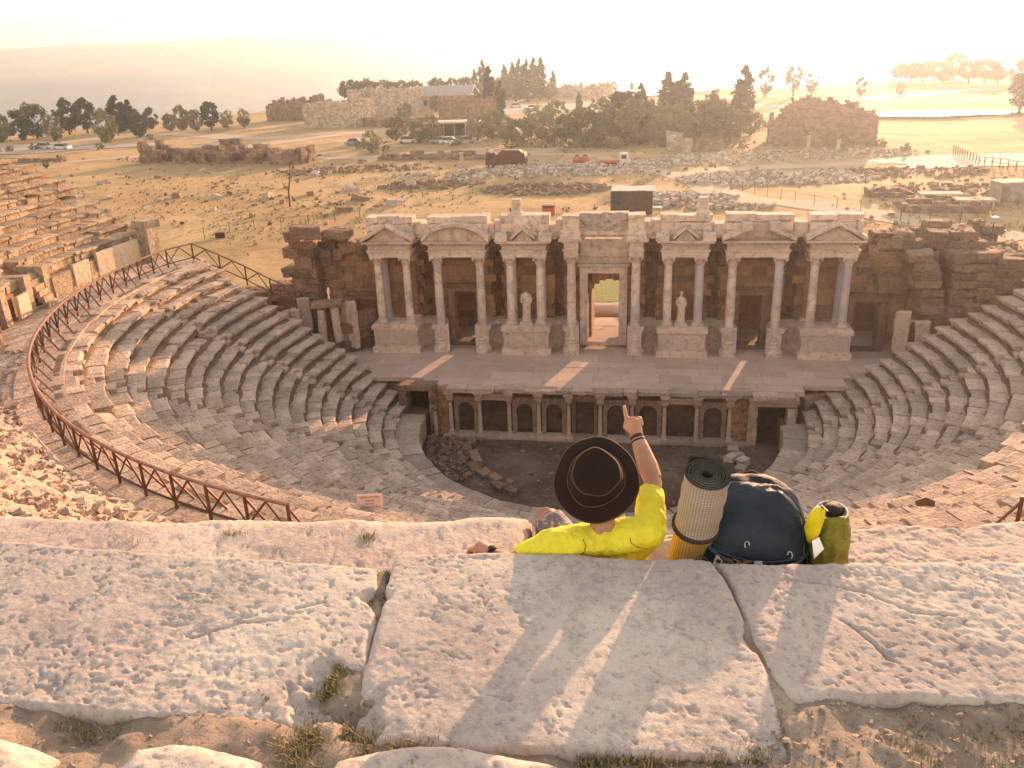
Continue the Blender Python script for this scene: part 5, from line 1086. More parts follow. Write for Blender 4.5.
# soil behind the slabs
xx = np.arange(-2.6, 6.2, .02); rr = np.arange(42.3, 45.6, .02); A, Q = np.meshgrid(xx, rr); A = A.ravel(); Q = Q.ravel(); p = np.stack([A, Q, A*0], 1)
z = 16.538+.040*fbm(p, 2.5, 4, 61)+.024*fbm(p, 12, 3, 62)+.02*sstep(42.9, 43.2, Q)-.25*sstep(43.6, 44.4, Q)-.09*(1-sstep(-.07, -.01, Q-np.where(A < 1.3, 42.86, np.where(A < 2.76, 42.93, 42.63))))
b = MB(); b.grid(list(zip(OX+Q*np.sin(A/42), OY-Q*np.cos(A/42), z)), len(xx), len(rr)); tag(b.build('soil', M['soil'], None, 180), kind='structure')
for xc, sw in ((1.26, .17), (2.74, .12)):
    xx = np.arange(-1, 1.01, .1); rr = np.arange(41.86, 42.9 if sw > .15 else 42.8, .01); A, Q = np.meshgrid(xx, rr); A = A.ravel(); Q = Q.ravel(); EE = A.copy(); A = xc+A*(.05+(.16 if sw > .15 else .05)*sstep(42.2, 42.8, Q)); A = A+sw*((Q-41.85)/1.03-.5); p = np.stack([A, Q, A*0], 1)
    b = MB(); b.grid(list(zip(OX+Q*np.sin(A/42), OY-Q*np.cos(A/42), 16.550+.04*fbm(p, 4., 4, 66)-.5*(Q < 41.9)-.12*np.abs(EE)**4-.14*sstep(42.7, 42.9, Q))), len(xx), len(rr)); tag(b.build('soil', M['soil'], None, 180), kind='structure')
def arc(x, r, z): return (OX+r*math.sin(x/42), OY-r*math.cos(x/42), z)
b = MB()
for i in range(2600):
    x = rg.uniform(-1.2, 5.0) if i % 3 == 0 else rg.uniform(2.6, 4.6); r = rg.uniform(42.6, 43.3); s = rg.choice((.002, .003, .004, .004, .006, .009))*rg.uniform(.7, 1.3)
    b.box(arc(x, r, 16.538+float(.040*fbm([(x, r, 0)], 2.5, 4, 61)[0]+.024*fbm([(x, r, 0)], 12, 3, 62)[0])+.02*float(sstep(42.9, 43.2, r))), (s*2, s*1.5, s*1.3), rg.uniform(0, 6), s*.4, .5, rg)
for i in range(160):
    u, v = rg.uniform(850, 1024), rg.uniform(700, 768); p = at(u, v, 16.5); s = rg.uniform(.003, .008); b.box((p[0], p[1], 16.51), (s*2, s*1.5, s*1.2), rg.uniform(0, 6), s*.4, .5, rg)
tag(b.build('pebbles', M['ruinlight']), kind='stuff')
def blades(b, x, y, z, n, spread, hh, rg):
    for i in range(n):
        px, py = x+rg.gauss(0, spread), y+rg.gauss(0, spread); a = rg.uniform(0, 6.28); h = hh*rg.uniform(.4, 1.2); w = rg.uniform(.0015, .003); l = rg.uniform(.2, .8)*h
        d = Vector((math.cos(a), math.sin(a), 0)); s = Vector((-d.y, d.x, 0))*w; p0 = Vector((px, py, z-.01)); p1 = p0+d*l*.35+Z*h*.65; p2 = p0+d*l+Z*h
        b.add([p0-s, p0+s, p1+s*.7, p1-s*.7, p2], [(0, 1, 2, 3), (3, 2, 4)])
bd, bg = MB(), MB()
def tuft(u, v, n, spread, hh, zz=16.5, green=.5):
    zz = zz+.035 if zz > 16.45 else zz+.03
    p = at(u, v, zz); blades(bd, p[0], p[1], zz, int(n*(1-green)), spread, hh, rg); blades(bg, p[0], p[1], zz, int(n*green), spread*.8, hh*.8, rg)
for i in range(70): tuft(rg.uniform(280, 450), rg.uniform(735, 775), 34, .025, .05, 16.5, .35)
for i in range(60): tuft(rg.uniform(-20, 330), rg.uniform(716, 742), 16, .03, .03, 16.49, .3)
for i in range(60): tuft(rg.uniform(560, 770), rg.uniform(742, 768), 26, .025, .035, 16.5, .5)
for i in range(60): tuft(rg.uniform(690, 1024), rg.uniform(705, 768), 14, .03, .025, 16.5, .3)
for u, v, k, hh in ((350, 672, 16, .035), (336, 690, 18, .04), (344, 660, 10, .03), (382, 582, 8, .035), (378, 600, 8, .03), (368, 612, 6, .03), (352, 665, 12, .035), (340, 680, 14, .04), (330, 690, 10, .04), (718, 600, 8, .03), (722, 628, 8, .03), (733, 660, 5, .03), (745, 690, 6, .03)):
    for i in range(k): tuft(u+rg.uniform(-7, 7), v+rg.uniform(-8, 8), 26, .014, hh, 16.50, .75)
for u, v, k in ((365, 540, 5), (235, 535, 5), (130, 548, 4), (640, 528, 2)):
    for i in range(k): tuft(u+rg.uniform(-9, 9), v+rg.uniform(-4, 4), 24, .02, .04, 16.42, .5)
tag(bd.build('dry_grass', M['drygrass']), kind='stuff'); tag(bg.build('green_grass', M['greengrass']), kind='stuff')
# ------------------------------------------------------------------ the seated person
def remesh(o, vox, sm=6):
    m = o.modifiers.new('skin', 'REMESH'); m.mode = 'VOXEL'; m.voxel_size = vox; m.use_smooth_shade = True
    m = o.modifiers.new('soft', 'SMOOTH'); m.factor = .5; m.iterations = sm; return o
def onsurf(obj, u, v, lift=.002):
    dg = bpy.context.evaluated_depsgraph_get(); e = obj.evaluated_get(dg); mi = obj.matrix_world.inverted(); d = (mi.to_3x3() @ Vector(ray(u, v))).normalized(); o = mi @ Vector(CAM)
    ok, loc, nor, _ = e.ray_cast(o, d)
    if not ok: return None
    w = obj.matrix_world @ loc; return w-Vector(ray(u, v)).normalized()*lift
M['skin'] = plain('tanned_skin', (.40,.20,.125), .55, .12, 12., .05); M['skin'].node_tree.nodes['Principled BSDF'].inputs['Subsurface Weight'].default_value = .06
t = NT('yellow_jersey'); c = t.mix(t.noise(30, 3), (.68,.58,.04), (.78,.68,.07)); t.bump(t.noise(14, 4, .55, dist=2.), .55, .03); t.bump(t.vor(260), .15, .002); M['yellow'] = t.fin(c, .75)
t = NT('grey_patterned_cotton'); c = t.mix(t.ramp(t.noise(28, 4, .6), [(.48, 0.), (.56, 1.)]), (.17,.14,.145), (.36,.32,.33)); t.bump(t.noise(10, 3), .5, .03); M['shorts'] = t.fin(c, .9)
t = NT('dark_brown_felt'); c = t.mix(t.noise(12, 4), (.013,.006,.004), (.025,.011,.007)); t.bump(t.noise(120, 4), .4, .002); M['felt'] = t.fin(c, .95)
M['felt_edge'] = plain('brown_piping', (.13,.062,.036), .8, .2, 30.)
M['cord'] = plain('dark_cord', (.05,.035,.025), .8, .2, 30.); M['hair'] = plain('dark_hair', (.02,.013,.01), .7, .3, 60., .5); M['strap'] = plain('black_strap', (.018,.014,.012), .6, .2, 40.); M['steel'] = plain('brushed_steel', (.6,.58,.55), .3, .1, Metallic=.9)
Nk, B0 = deep(604, 530, 3.90), deep(596, 478, 3.80)
hn = ((Vector(CAM)-B0).normalized()*.92+Z*.32).normalized(); Hc = B0-hn*.055
SL, SR = deep(556, 545, 3.90), deep(649, 533, 3.92); EL, WL, HL = deep(510, 562, 3.92), deep(491, 554, 3.97), deep(481, 548, 4.04)
ER, WR = deep(653, 480, 4.08), deep(637, 437, 4.20); PR = deep(634, 423, 4.23); TIP = deep(624, 409, 4.34)
PV = Vector((2.15, -48.42, 16.29)); KL, KR = deep(545, 515, 4.42), Vector((2.24, -48.02, 16.30))
per = thing('person', 'seated person in a yellow shirt and dark brown hat, pointing at the stage', 'person', (PV.x, PV.y, 16.10))
face = (-hn).normalized(); hup = (Hc-Nk).normalized(); right = face.cross(hup).normalized(); hup = right.cross(face)
b = MB()
def ball(b, c, r, sc=(1, 1, 1), n=16):
    b.lathe(c, [(max(.001, r*math.sin(math.pi*i/n)), -r*math.cos(math.pi*i/n)) for i in range(n+1)], n, Matrix(((sc[0], 0, 0), (0, sc[1], 0), (0, 0, sc[2]))))
# torso, neck, head
b.tube([PV-Z*.02, PV.lerp(Nk, .35), PV.lerp(Nk, .7), Nk-Z*.05], [.09, .095, .095, .06], 16, flat=1.4)
b.tube([SL, Nk-Z*.055, SR], [.05, .06, .05], 14); b.tube([Nk-Z*.08, Nk, Nk.lerp(Hc, .5), Hc], [.07, .062, .058, .06], 14)
hm = Matrix((right, face, hup)).transposed()
b.lathe(Hc, [(.001, -.125), (.045, -.115), (.068, -.07), (.078, -.02), (.082, .03), (.078, .07), (.055, .105), (.001, .12)], 20, hm @ Matrix(((.95, 0, 0), (0, 1.18, 0), (0, 0, 1))))
hp = lambda x, y, z: Hc+right*x+face*y+hup*z
b.tube([hp(0, .085, .02), hp(0, .105, -.015), hp(0, .118, -.035), hp(0, .09, -.045)], [.010, .012, .014, .012], 8); b.tube([hp(-.025, .085, -.07), hp(0, .092, -.07), hp(.025, .085, -.07)], [.008, .011, .008], 8)
for s in (-1, 1):
    ball(b, hp(s*.032, .078, .012), .013); b.tube([hp(s*.078, -.01, .03), hp(s*.09, -.02, .01), hp(s*.082, -.012, -.03)], [.014, .018, .010], 8)
# arms
ball(b, SR-Z*.01, .044); ball(b, SL, .044); ball(b, WR, .030)
b.tube([SL, SL.lerp(EL, .5), EL], [.042, .044, .042], 12); b.tube([EL, EL.lerp(WL, .35), WL], [.042, .041, .027], 12)
b.tube([SR-Z*.01, SR.lerp(ER, .5), ER], [.042, .044, .044], 12); b.tube([ER, ER.lerp(WR, .3), ER.lerp(WR, .7), WR], [.046, .050, .042, .033], 12)
HS = 1.
def hand(b, W, P, palm_n, side, curls, thumb):
    """W wrist, P palm centre, palm_n out of the back of the hand, side towards the index finger"""
    f = (P-W).normalized(); side = side*HS; b.tube([W, W.lerp(P, .5), P+f*.012], [.028*HS, .030*HS, .032*HS], 10); b.tube([P+side*.022-f*.02, P+side*.026+f*.025], [.017, .016], 8); b.tube([P-side*.026-f*.02, P-side*.028+f*.02], [.017, .014], 8); b.tube([P+side*.026+f*.024, P-side*.028+f*.018], [.0135, .012], 8)
    for i, (c, L) in enumerate(zip(curls, (.066, .078, .073, .06))):
        k = P+side*(.027-.0185*i)+f*(.028-.004*i); pts = [P+side*(.02-.014*i), k]; ang = 0.; q = k; ln = (L*.46*HS, L*.31*HS, L*.25*HS)
        for j in range(3):
            ang += c*(1., 1.15, .8)[j]; q = q+(f*math.cos(ang)-palm_n*math.sin(ang))*ln[j]; pts.append(q)
        b.tube(pts, [.0115*HS, .011*HS, .0100*HS, .009*HS, .0074*HS], 8)
    b.tube([P+side*.022-f*.032]+[P+side*x+f*y-palm_n*z for x, y, z in thumb], [.015, .0135, .0115, .009], 8)
f = (PR-WR).normalized(); vw = (Vector(CAM)-PR).normalized(); pn = (vw-f*vw.dot(f)).normalized(); sd = f.cross(pn).normalized()
if sd.dot(Vector(RT)) > 0: sd = -sd
HS = 1.16; hand(b, WR, PR, pn, sd, (.06, 1.25, 1.3, 1.35), ((.040, -.005, .018), (.034, .022, .034), (.016, .036, .046)))
f2 = (HL-WL).normalized(); pn2 = (Z-f2*Z.dot(f2)).normalized(); sd2 = pn2.cross(f2).normalized()
hand(b, WL, HL, pn2, -sd2 if sd2.dot(Vector(RT)) < 0 else sd2, (.25, .3, .3, .35), ((.045, .0, .01), (.058, .02, .018), (.062, .04, .026)))
# legs
for K, sx in ((KL, -1), (KR, 1)):
    hip = PV+Vector((.10*sx, .03, -.04)); b.tube([hip, hip.lerp(K, .5), K], [.092, .082, .058], 14)
    A_ = K+Vector((.02*sx, .17, -.44)); b.tube([K, K.lerp(A_, .3), A_.lerp(K, .2), A_], [.057, .056, .04, .036], 12)
    b.tube([A_+Vector((0, -.03, -.04)), A_+Vector((0, .06, -.055)), A_+Vector((0, .17, -.075))], [.036, .036, .026], 10)
    for i in range(5): b.tube([A_+Vector((-.036+.018*i, .13, -.078)), A_+Vector((-.040+.02*i, .185+(.02 if (i == 0) == (sx > 0) else -.004*abs(i-1)), -.088))], [.012, .009], 8)
remesh(b.build('body', M['skin'], per), .0048, 5)
# clothes
def fold(o, size, st):
    t = bpy.data.textures.new('cloth_folds', 'CLOUDS'); t.noise_scale = size; t.noise_depth = 1; m = o.modifiers.new('folds', 'DISPLACE'); m.texture = t; m.texture_coords = 'GLOBAL'; m.strength = st; m.mid_level = .5
b = MB(); b.tube([PV-Z*.06, PV.lerp(Nk, .35), PV.lerp(Nk, .7), Nk-Z*.062], [.118, .124, .127, .085], 18, flat=1.45)
b.tube([SL, SL.lerp(Nk, .5)-Z*.022, Nk-Z*.055, SR.lerp(Nk, .5)-Z*.02, SR], [.073, .084, .080, .084, .073], 16)
ball(b, SR-Z*.004, .079); ball(b, SL, .075)
b.tube([SL, SL.lerp(EL, .45), SL.lerp(EL, .84)], [.076, .072, .064], 14); b.tube([SR, SR.lerp(ER, .4), SR.lerp(ER, .72), SR.lerp(ER, .84)], [.080, .074, .064, .058], 14); b.tube([SR, SR.lerp(PV, .45), SR.lerp(PV, .8)+Vector((.09, 0, 0))], [.076, .086, .09], 14); b.tube([SR.lerp(Nk, .85), Nk+(Vector(CAM)-Nk).normalized()*.035-Z*.03, SL.lerp(Nk, .85)], [.05, .052, .05], 12)
rgn = random.Random(4)
for i in range(0):                                      # soft folds
    k = rgn.random(); p = SL.lerp(EL, k) if i % 2 else SR.lerp(ER, k*.8); q = p+Vector((rgn.uniform(-.05, .05), rgn.uniform(-.03, .03), rgn.uniform(.0, .05))); b.tube([p+(Vector(CAM)-p).normalized()*.058, q+(Vector(CAM)-q).normalized()*.055], [.016, .014], 8)
shirt = remesh(b.build('shirt', M['yellow'], per), .006, 7); fold(shirt, .055, .016); fold(shirt, .16, .03)
b = MB()
for K, sx in ((KL, -1), (KR, 1)):
    hip = PV+Vector((.10*sx, .03, -.04)); b.tube([hip-Z*.02, hip.lerp(K, .5), hip.lerp(K, .93)], [.108, .103, .082], 16)
b.tube([PV-Z*.05, PV+Z*.06], [.122, .12], 16, flat=1.4); remesh(b.build('shorts', M['shorts'], per), .008, 6)
for K, sx in ((KL, -1), (KR, 1)):
    A_ = K+Vector((.02*sx, .17, -.44)); b = MB(); b.tube([A_+Vector((0, -.06, -.085)), A_+Vector((0, .07, -.098)), A_+Vector((0, .20, -.112))], [.04, .045, .035], 12); so = b.build('sandal', M['strap'], per, 60); bb = MB(); bb.tube([A_+Vector((-.045, .08, -.08)), A_+Vector((0, .09, -.02)), A_+Vector((.045, .08, -.08))], .014, 8); bb.build('strap', M['strap'], so)
# the hat
m3 = Matrix((hn.orthogonal().normalized(), hn.cross(hn.orthogonal().normalized()), hn)).transposed()
wv = lambda a, z: 1+.022*math.sin(2*a+.6)+.014*math.sin(3*a+2)+.006*math.sin(7*a)
hb = MB(); hb.lathe(B0, [(.122, -.006), (.134, -.004), (.152, -.010), (.172, -.020), (.192, -.032), (.196, -.036), (.190, -.039), (.152, -.016), (.122, -.012)], 56, m3, wv)
for i, q in enumerate(hb.v): pass
hat = hb.build('hat', M['felt'], per, 60)
cb = MB(); cb.lathe(B0, [(.127, -.012), (.126, .01), (.120, .045), (.112, .080), (.106, .094), (.095, .101), (.05, .104), (.001, .104)], 48, m3, wv); cb.build('crown', M['felt'], hat, 60)
def hring(r, z, w, n=56): return [B0+m3 @ Vector((r*wv(2*math.pi*i/n, 0)*math.cos(2*math.pi*i/n), r*wv(2*math.pi*i/n, 0)*math.sin(2*math.pi*i/n), z)) for i in range(n+1)]
pb = MB(); pb.tube(hring(.196, -.035, 0), .0028, 6); pb.tube(hring(.131, -.001, 0), .0026, 6); pb.build('piping', M['felt_edge'], hat, 60); MB().tube(hring(.1075, .093, 0), .0022, 6).build('crown_seam', M['felt_edge'], hat, 60)
for o in [hat]+list(hat.children):
    t = bpy.data.textures.get('brim_wave') or bpy.data.textures.new('brim_wave', 'CLOUDS'); t.noise_scale = .16; t.noise_depth = 1
    m = o.modifiers.new('bent', 'DISPLACE'); m.texture = t; m.texture_coords = 'GLOBAL'; m.direction = 'Z'; m.space = 'GLOBAL'; m.strength = .05; m.mid_level = .5
b = MB(); b.lathe(Hc, [(.084, -.10), (.089, -.05), (.090, 0), (.084, .05)], 20, hm @ Matrix(((.96, 0, 0), (0, 1.18, 0), (0, 0, 1)))); b.v = [q for q in b.v]; b.build('hair', M['hair'], per, 60)
def band(W, d, r, w, mat, name):
    d = d.normalized(); a = d.orthogonal().normalized(); c = d.cross(a); mm = Matrix((a, c, d)).transposed(); return MB().lathe(W, [(r, -w), (r+.004, -w), (r+.005, 0), (r+.004, w), (r, w)], 24, mm).build(name, M[mat], per, 60)
band(WR.lerp(ER, .03), ER-WR, .030, .006, 'strap', 'bracelet'); band(WR.lerp(ER, .11), ER-WR, .032, .005, 'strap', 'bracelet'); band(WR.lerp(ER, -.01), ER-WR, .030, .003, 'felt_edge', 'bracelet')
d = (EL-WL).normalized(); wt = band(WL.lerp(EL, .06), EL-WL, .031, .010, 'strap', 'wristwatch'); q = WL.lerp(EL, .06)+(Z-d*Z.dot(d)).normalized()*.035; mm = Matrix((d.orthogonal().normalized(), d.cross(d.orthogonal().normalized()), d)).transposed()
nn = (Z-d*Z.dot(d)).normalized(); a = nn.orthogonal().normalized(); MB().lathe(q, [(.014, 0), (.019, .001), (.019, .007), (.016, .009), (.001, .009)], 20, Matrix((a, nn.cross(a), nn)).transposed()).build('watch_case', M['strap'], wt, 40)
bpy.context.view_layer.update()
for k, pts in enumerate((((583, 539), (586, 546), (584, 552), (577, 558)), ((630, 538), (631, 543), (637, 547), (647, 549), (656, 551)))):
    P = [onsurf(shirt, u, v, .004) for u, v in pts]; P = [p for p in P if p]
    if len(P) > 1: MB().tube(P, .0015, 6).build('seam', M['cord'], per)
# ------------------------------------------------------------------ sleeping mat
t = NT('embossed_foil')
uvn = t.n.new('ShaderNodeUVMap'); uvn.uv_map = 'UVMap'
vo = t.n.new('ShaderNodeTexVoronoi'); vo.inputs['Randomness'].default_value = 0; vo.inputs['Scale'].default_value = 70; t.l.new(uvn.outputs[0], vo.inputs['Vector'])
dots = t.ramp(vo.outputs['Distance'], [(.25, 1.), (.42, 0.)]); c = t.mix(dots, (.36,.30,.25), (.62,.53,.46)); c = t.mix(t.math('MULTIPLY', t.noise(9, 4), .35), c, (.36,.30,.25)); t.bump(dots, .6, .004); M['foil'] = t.fin(c, .48, Metallic=.35)
t = NT('golden_foil')
uvn = t.n.new('ShaderNodeUVMap'); uvn.uv_map = 'UVMap'
vo = t.n.new('ShaderNodeTexVoronoi'); vo.inputs['Randomness'].default_value = 0; vo.inputs['Scale'].default_value = 70; t.l.new(uvn.outputs[0], vo.inputs['Vector'])
dots = t.ramp(vo.outputs['Distance'], [(.25, 1.), (.42, 0.)]); c = t.mix(dots, (.42,.26,.06), (.66,.46,.16)); t.bump(dots, .6, .004); M['goldfoil'] = t.fin(c, .45, Metallic=.35)
M['foam'] = plain('dark_green_foam', (.030,.028,.020), .9, .2, 40., .2)
mat_ = thing('sleeping_mat', 'rolled silvery foam sleeping mat standing between the person and the backpack', 'sleeping mat', (2.58, -48.6, 16.15))
def spiral(C0, C1, rad, turns, th, mat, tail=0.):
    ax = (C1-C0).normalized(); a = (Vector(RT)-ax*Vector(RT).dot(ax)).normalized(); c = ax.cross(a); n = int(turns*40); pts = []; L = 0.; uv = []
    for i in range(n+1):
        q = 2*math.pi*turns*i/n; r = rad-(th*1.12)*turns*(1-i/n)
        pts.append((r, q))
    th0 = 2*math.pi*(turns % 1)-R(115); V = []; F = []; MI = []; UVs = []
    H = (C1-C0).length; nz = 10; px = []; prev = None
    for i, (r, q) in enumerate(pts):
        e = a*math.cos(q-th0)+c*math.sin(q-th0)
        if tail and i > n-8: r += tail*((i-n+8)/8)**2
        p = e*r
        if prev is not None: L += (p-prev).length
        prev = p; px.append((e, r, L))
    for (e, r, L) in px:
        for j in range(nz+1):
            jj = .003*math.sin(j*1.9+r*80); V.append(C0+ax*(H*j/nz)+e*(r+jj)); V.append(C0+ax*(H*j/nz)+e*(r-th+jj))
    m = (nz+1)*2
    for i in range(n):
        for j in range(nz):
            o0, o1 = i*m+j*2, (i+1)*m+j*2
            F.append((o0, o1, o1+2, o0+2)); MI.append(0); UVs.append([(px[i][2], H*j/nz), (px[i+1][2], H*j/nz), (px[i+1][2], H*(j+1)/nz), (px[i][2], H*(j+1)/nz)])
            F.append((o0+1, o0+3, o1+3, o1+1)); MI.append(1); UVs.append([(0, 0)]*4)
        for j in (0, nz): o0, o1 = i*m+j*2, (i+1)*m+j*2; F.append((o0, o0+1, o1+1, o1) if j == 0 else (o0, o1, o1+1, o0+1)); MI.append(1); UVs.append([(0, 0)]*4)
    for i in (0, n):
        for j in range(nz): o = i*m+j*2; F.append((o, o+1, o+3, o+2)); MI.append(1); UVs.append([(0, 0)]*4)
    b = MB(); b.add(V, F); ob = b.build('mat_roll', M[mat], mat_, 40); ob.data.materials.append(M['foam']); ob.data.polygons.foreach_set('material_index', MI)
    ul = ob.data.uv_layers.new(name='UVMap'); k = 0
    for f_ in UVs:
        for w in f_: ul.data[k].uv = w; k += 1
    return ob
T0, T1 = deep(696, 525, 3.96), deep(707, 474, 3.76)
spiral(T0, T1, .108, 6.3, .0115, 'foil', .03)
L0 = deep(682, 588, 4.16); L1 = deep(695, 528, 3.975); spiral(L0, L1, .106, 6.0, .0115, 'goldfoil')
ax = (T1-T0).normalized(); a = ax.orthogonal().normalized(); MB().lathe(T0, [(.100, -.014), (.112, -.012), (.113, 0), (.112, .006), (.100, .008)], 40, Matrix((a, ax.cross(a), ax)).transposed()).build('strap', M['cord'], mat_, 60)
b = MB(); b.tube([deep(690, 565, 3.75), deep(700, 556, 3.76), deep(708, 560, 3.78), deep(714, 572, 3.80)], .004, 6); b.build('cord', M['cord'], mat_)
# ------------------------------------------------------------------ backpack
t = NT('navy_nylon'); c = t.mix(t.ramp(t.noise(6, 4), [(.35, 0.), (.65, 1.)]), (.007,.018,.027), (.014,.032,.043)); t.bump(t.noise(7, 4, .55, dist=.8), .55, .05); t.bump(t.vor(420), .1, .001); M['navy'] = t.fin(c, .6)
M['navydark'] = plain('dark_navy_nylon', (.008,.011,.017), .7, .3, 14., .3); M['piping'] = plain('navy_piping', (.03,.05,.065), .5, .3, 30.); M['buckle'] = plain('grey_webbing', (.42,.37,.34), .6, .15, 30.)
M['olive'] = None
t = NT('olive_nylon'); c = t.mix(t.noise(8, 4), (.12,.12,.018), (.19,.18,.03)); t.bump(t.noise(12, 4, .6, dist=1.), .8, .04); M['olive'] = t.fin(c, .6)
M['yellowcloth'] = plain('yellow_cloth', (.62,.50,.02), .7, .15, 20., .3); M['tanstuff'] = plain('tan_mesh', (.22,.13,.06), .9, .4, 40., .5)
bp_ = thing('backpack', 'large dark blue hiking backpack standing on the ledge behind the right slab', 'backpack', (2.86, -48.55, 16.2))
Q0 = deep(757, 566, 3.90); up_ = (deep(757, 490, 4.0)-Q0).normalized(); rt_ = (Vector(RT)-up_*Vector(RT).dot(up_)).normalized(); fr_ = rt_.cross(up_).normalized()
if fr_.dot(Vector(CAM)-Q0) < 0: fr_ = -fr_
def bag(levels, n=44, sq=2.6, wr=.0):
    vs = []
    for k, (h, w, d, ox, od) in enumerate(levels):
        for i in range(n):
            a = 2*math.pi*i/n; ca, sa = math.cos(a), math.sin(a); x = w*math.copysign(abs(ca)**(2/sq), ca)+ox; y = d*math.copysign(abs(sa)**(2/sq), sa)+od
            q = 1+wr*math.sin(5*a+k*1.7)+wr*math.sin(9*a-k*2.3); vs.append(Q0+rt_*x*q+fr_*(y*q-.11)+up_*h)
    m = len(levels); b = MB(); b.add(vs, [(i*n+w, i*n+(w+1) % n, (i+1)*n+(w+1) % n, (i+1)*n+w) for i in range(m-1) for w in range(n)]+[tuple(range(n))[::-1], tuple((m-1)*n+w for w in range(n))]); return b
lv = [(-.33, .17, .10, 0, 0), (-.30, .20, .115, 0, 0), (-.12, .225, .125, 0, 0), (-.02, .232, .13, -.002, 0), (.08, .236, .125, -.004, 0), (.16, .232, .118, -.002, 0), (.24, .220, .108, .0, -.005), (.31, .197, .095, .0, -.012), (.355, .165, .08, 0, -.02), (.385, .12, .06, 0, -.028), (.40, .06, .03, 0, -.03)]
lv = [(h*1.13, w*1.12, d*1.1, ox, od) for h, w, d, ox, od in lv]
pack = bag(lv, 48, 2.9, .008).build('body', M['navydark'], bp_, 180)
s_ = pack.modifiers.new('round', 'SUBSURF'); s_.levels = s_.render_levels = 2; fold(pack, .09, .020)
# raised front panel: a dome-shaped pocket
def panel(name, mat, fx, par, lift=.012, nx=26, ny=22):
    b = MB(); n = []
    for j in range(ny+1):
        for i in range(nx+1):
            x, h, e = fx(i/nx, j/ny); w_, d_ = np.interp(h, [l[0] for l in lv], [l[1] for l in lv]), np.interp(h, [l[0] for l in lv], [l[2] for l in lv]); od = np.interp(h, [l[0] for l in lv], [l[4] for l in lv])
            y = d_*max(.05, 1-min(1, abs(x/w_))**2.9)**(1/2.9)+od; n.append(Q0+rt_*x+fr_*(y-.11+lift*e+.003)+up_*h)
    b.grid(n, nx+1, ny+1); return b.build(name, mat, par, 180)
def dome(u, v):
    h0 = .065; h = h0+.33*v; wid = .216*math.sqrt(max(0, 1-max(0, (v-.45)/.58)**2.4)); x = (2*u-1)*wid; bot = -.05*(1-(2*u-1)**2)*(1-v); e = min(1, 4*min(u, 1-u))*min(1, 4*min(v, 1-v)); return x, h+bot, math.sqrt(max(0, e))
pk = panel('front_pocket', M['navy'], dome, bp_, .032, 60, 50); fold(pk, .07, .014); fold(pk, .2, .012)
rim = [dome(0, v)[:2] for v in np.linspace(0, .97, 14)]+[dome(u, 1)[:2] for u in ()]+[dome(1, v)[:2] for v in np.linspace(.97, 0, 14)]
def psurf(x, h, lift=.006):
    w_, d_, od = (np.interp(h, [l[0] for l in lv], [l[k] for l in lv]) for k in (1, 2, 4)); return Q0+rt_*x+fr_*(d_*max(.05, 1-min(1, abs(x/w_))**2.9)**(1/2.9)+od-.11+lift)+up_*h
MB().tube([psurf(x, h) for x, h in rim], .006, 8).build('zip_piping', M['piping'], bp_, 60)
MB().tube([psurf(x, .065-.05*(1-(x/.216)**2)) for x in np.linspace(-.216, .216, 16)], .006, 8).build('zip_piping', M['piping'], bp_, 60)
MB().tube([psurf(x, -.0+.10*(x/.22)**2-.035, .008) for x in np.linspace(-.245, .245, 20)], .010, 8).build('lower_seam', M['piping'], bp_, 60)
for x in (-.225, .225): MB().tube([psurf(x*1.02, h, .008) for h in np.linspace(-.25, .2, 10)], .011, 8, flat=.5).build('compression_strap', M['navydark'], bp_, 60)
MB().tube([Q0+rt_*x-fr_*.16+up_*h for x, h in ((-.045, .42), (-.03, .455), (.02, .475), (.07, .455), (.09, .405))], .007, 8).build('handle', M['cord'], bp_, 60)
for (x, h, rot) in ((-.062, .085, .5), (.135, .055, -.5)):
    c0 = psurf(x, h, .034 if x < 0 else .03); MB().tube([c0+rt_*(.011*math.cos(q+rot))+up_*(.016*math.sin(q+rot)) for q in np.linspace(-.6, 3.6, 10)], .003, 6).build('loop', M['steel'], bp_, 60)
for (x, h, rot) in ((-.185, .0, .35), (-.005, -.010, -.1), (.19, -.022, .4)):
    c0 = psurf(x, h, .012); b = MB(); mm = Matrix((rt_, fr_, up_)).transposed() @ Matrix.Rotation(rot, 3, 'Y')
    b.hexa([c0+mm @ Vector((xx*.018, yy*.006, zz*.028)) for zz in (-1, 1) for xx, yy in ((-1, -1), (1, -1), (1, 1), (-1, 1))]); k = b.build('buckle', M['buckle'], bp_); b = MB()
    b.hexa([c0+fr_*.008+mm @ Vector((xx*.010, yy*.003, .004+zz*.008)) for zz in (-1, 1) for xx, yy in ((-1, -1), (1, -1), (1, 1), (-1, 1))]); b.build('buckle_bar', M['strap'], k)
b = MB()
for i in range(26): x = rg.uniform(-.14, -.04); h = rg.uniform(-.045, .015); p0 = psurf(x, h, .008); b.tube([p0, p0+rt_*rg.uniform(-.03, .03)+up_*rg.uniform(-.02, .02)+fr_*.008, p0+rt_*rg.uniform(-.04, .04)+up_*rg.uniform(-.03, .03)], .0035, 5)
b.build('stuffed_net', M['tanstuff'], bp_, 60)
for (x, h) in ((-.160, .32), (.205, .24)): p0 = psurf(x, h, .012); MB().tube([p0, p0-up_*.03+rt_*.004], [.004, .005], 6).build('zip_pull', M['buckle'], bp_)
for sx in (-1, 1): MB().tube([Q0+rt_*(.09*sx)-fr_*.235+up_*.30, Q0+rt_*(.11*sx)-fr_*.30+up_*.15, Q0+rt_*(.12*sx)-fr_*.27-up_*.10, Q0+rt_*(.12*sx)-fr_*.22-up_*.2], .022, 8, flat=.5).build('shoulder_strap', M['navydark'], bp_, 60)
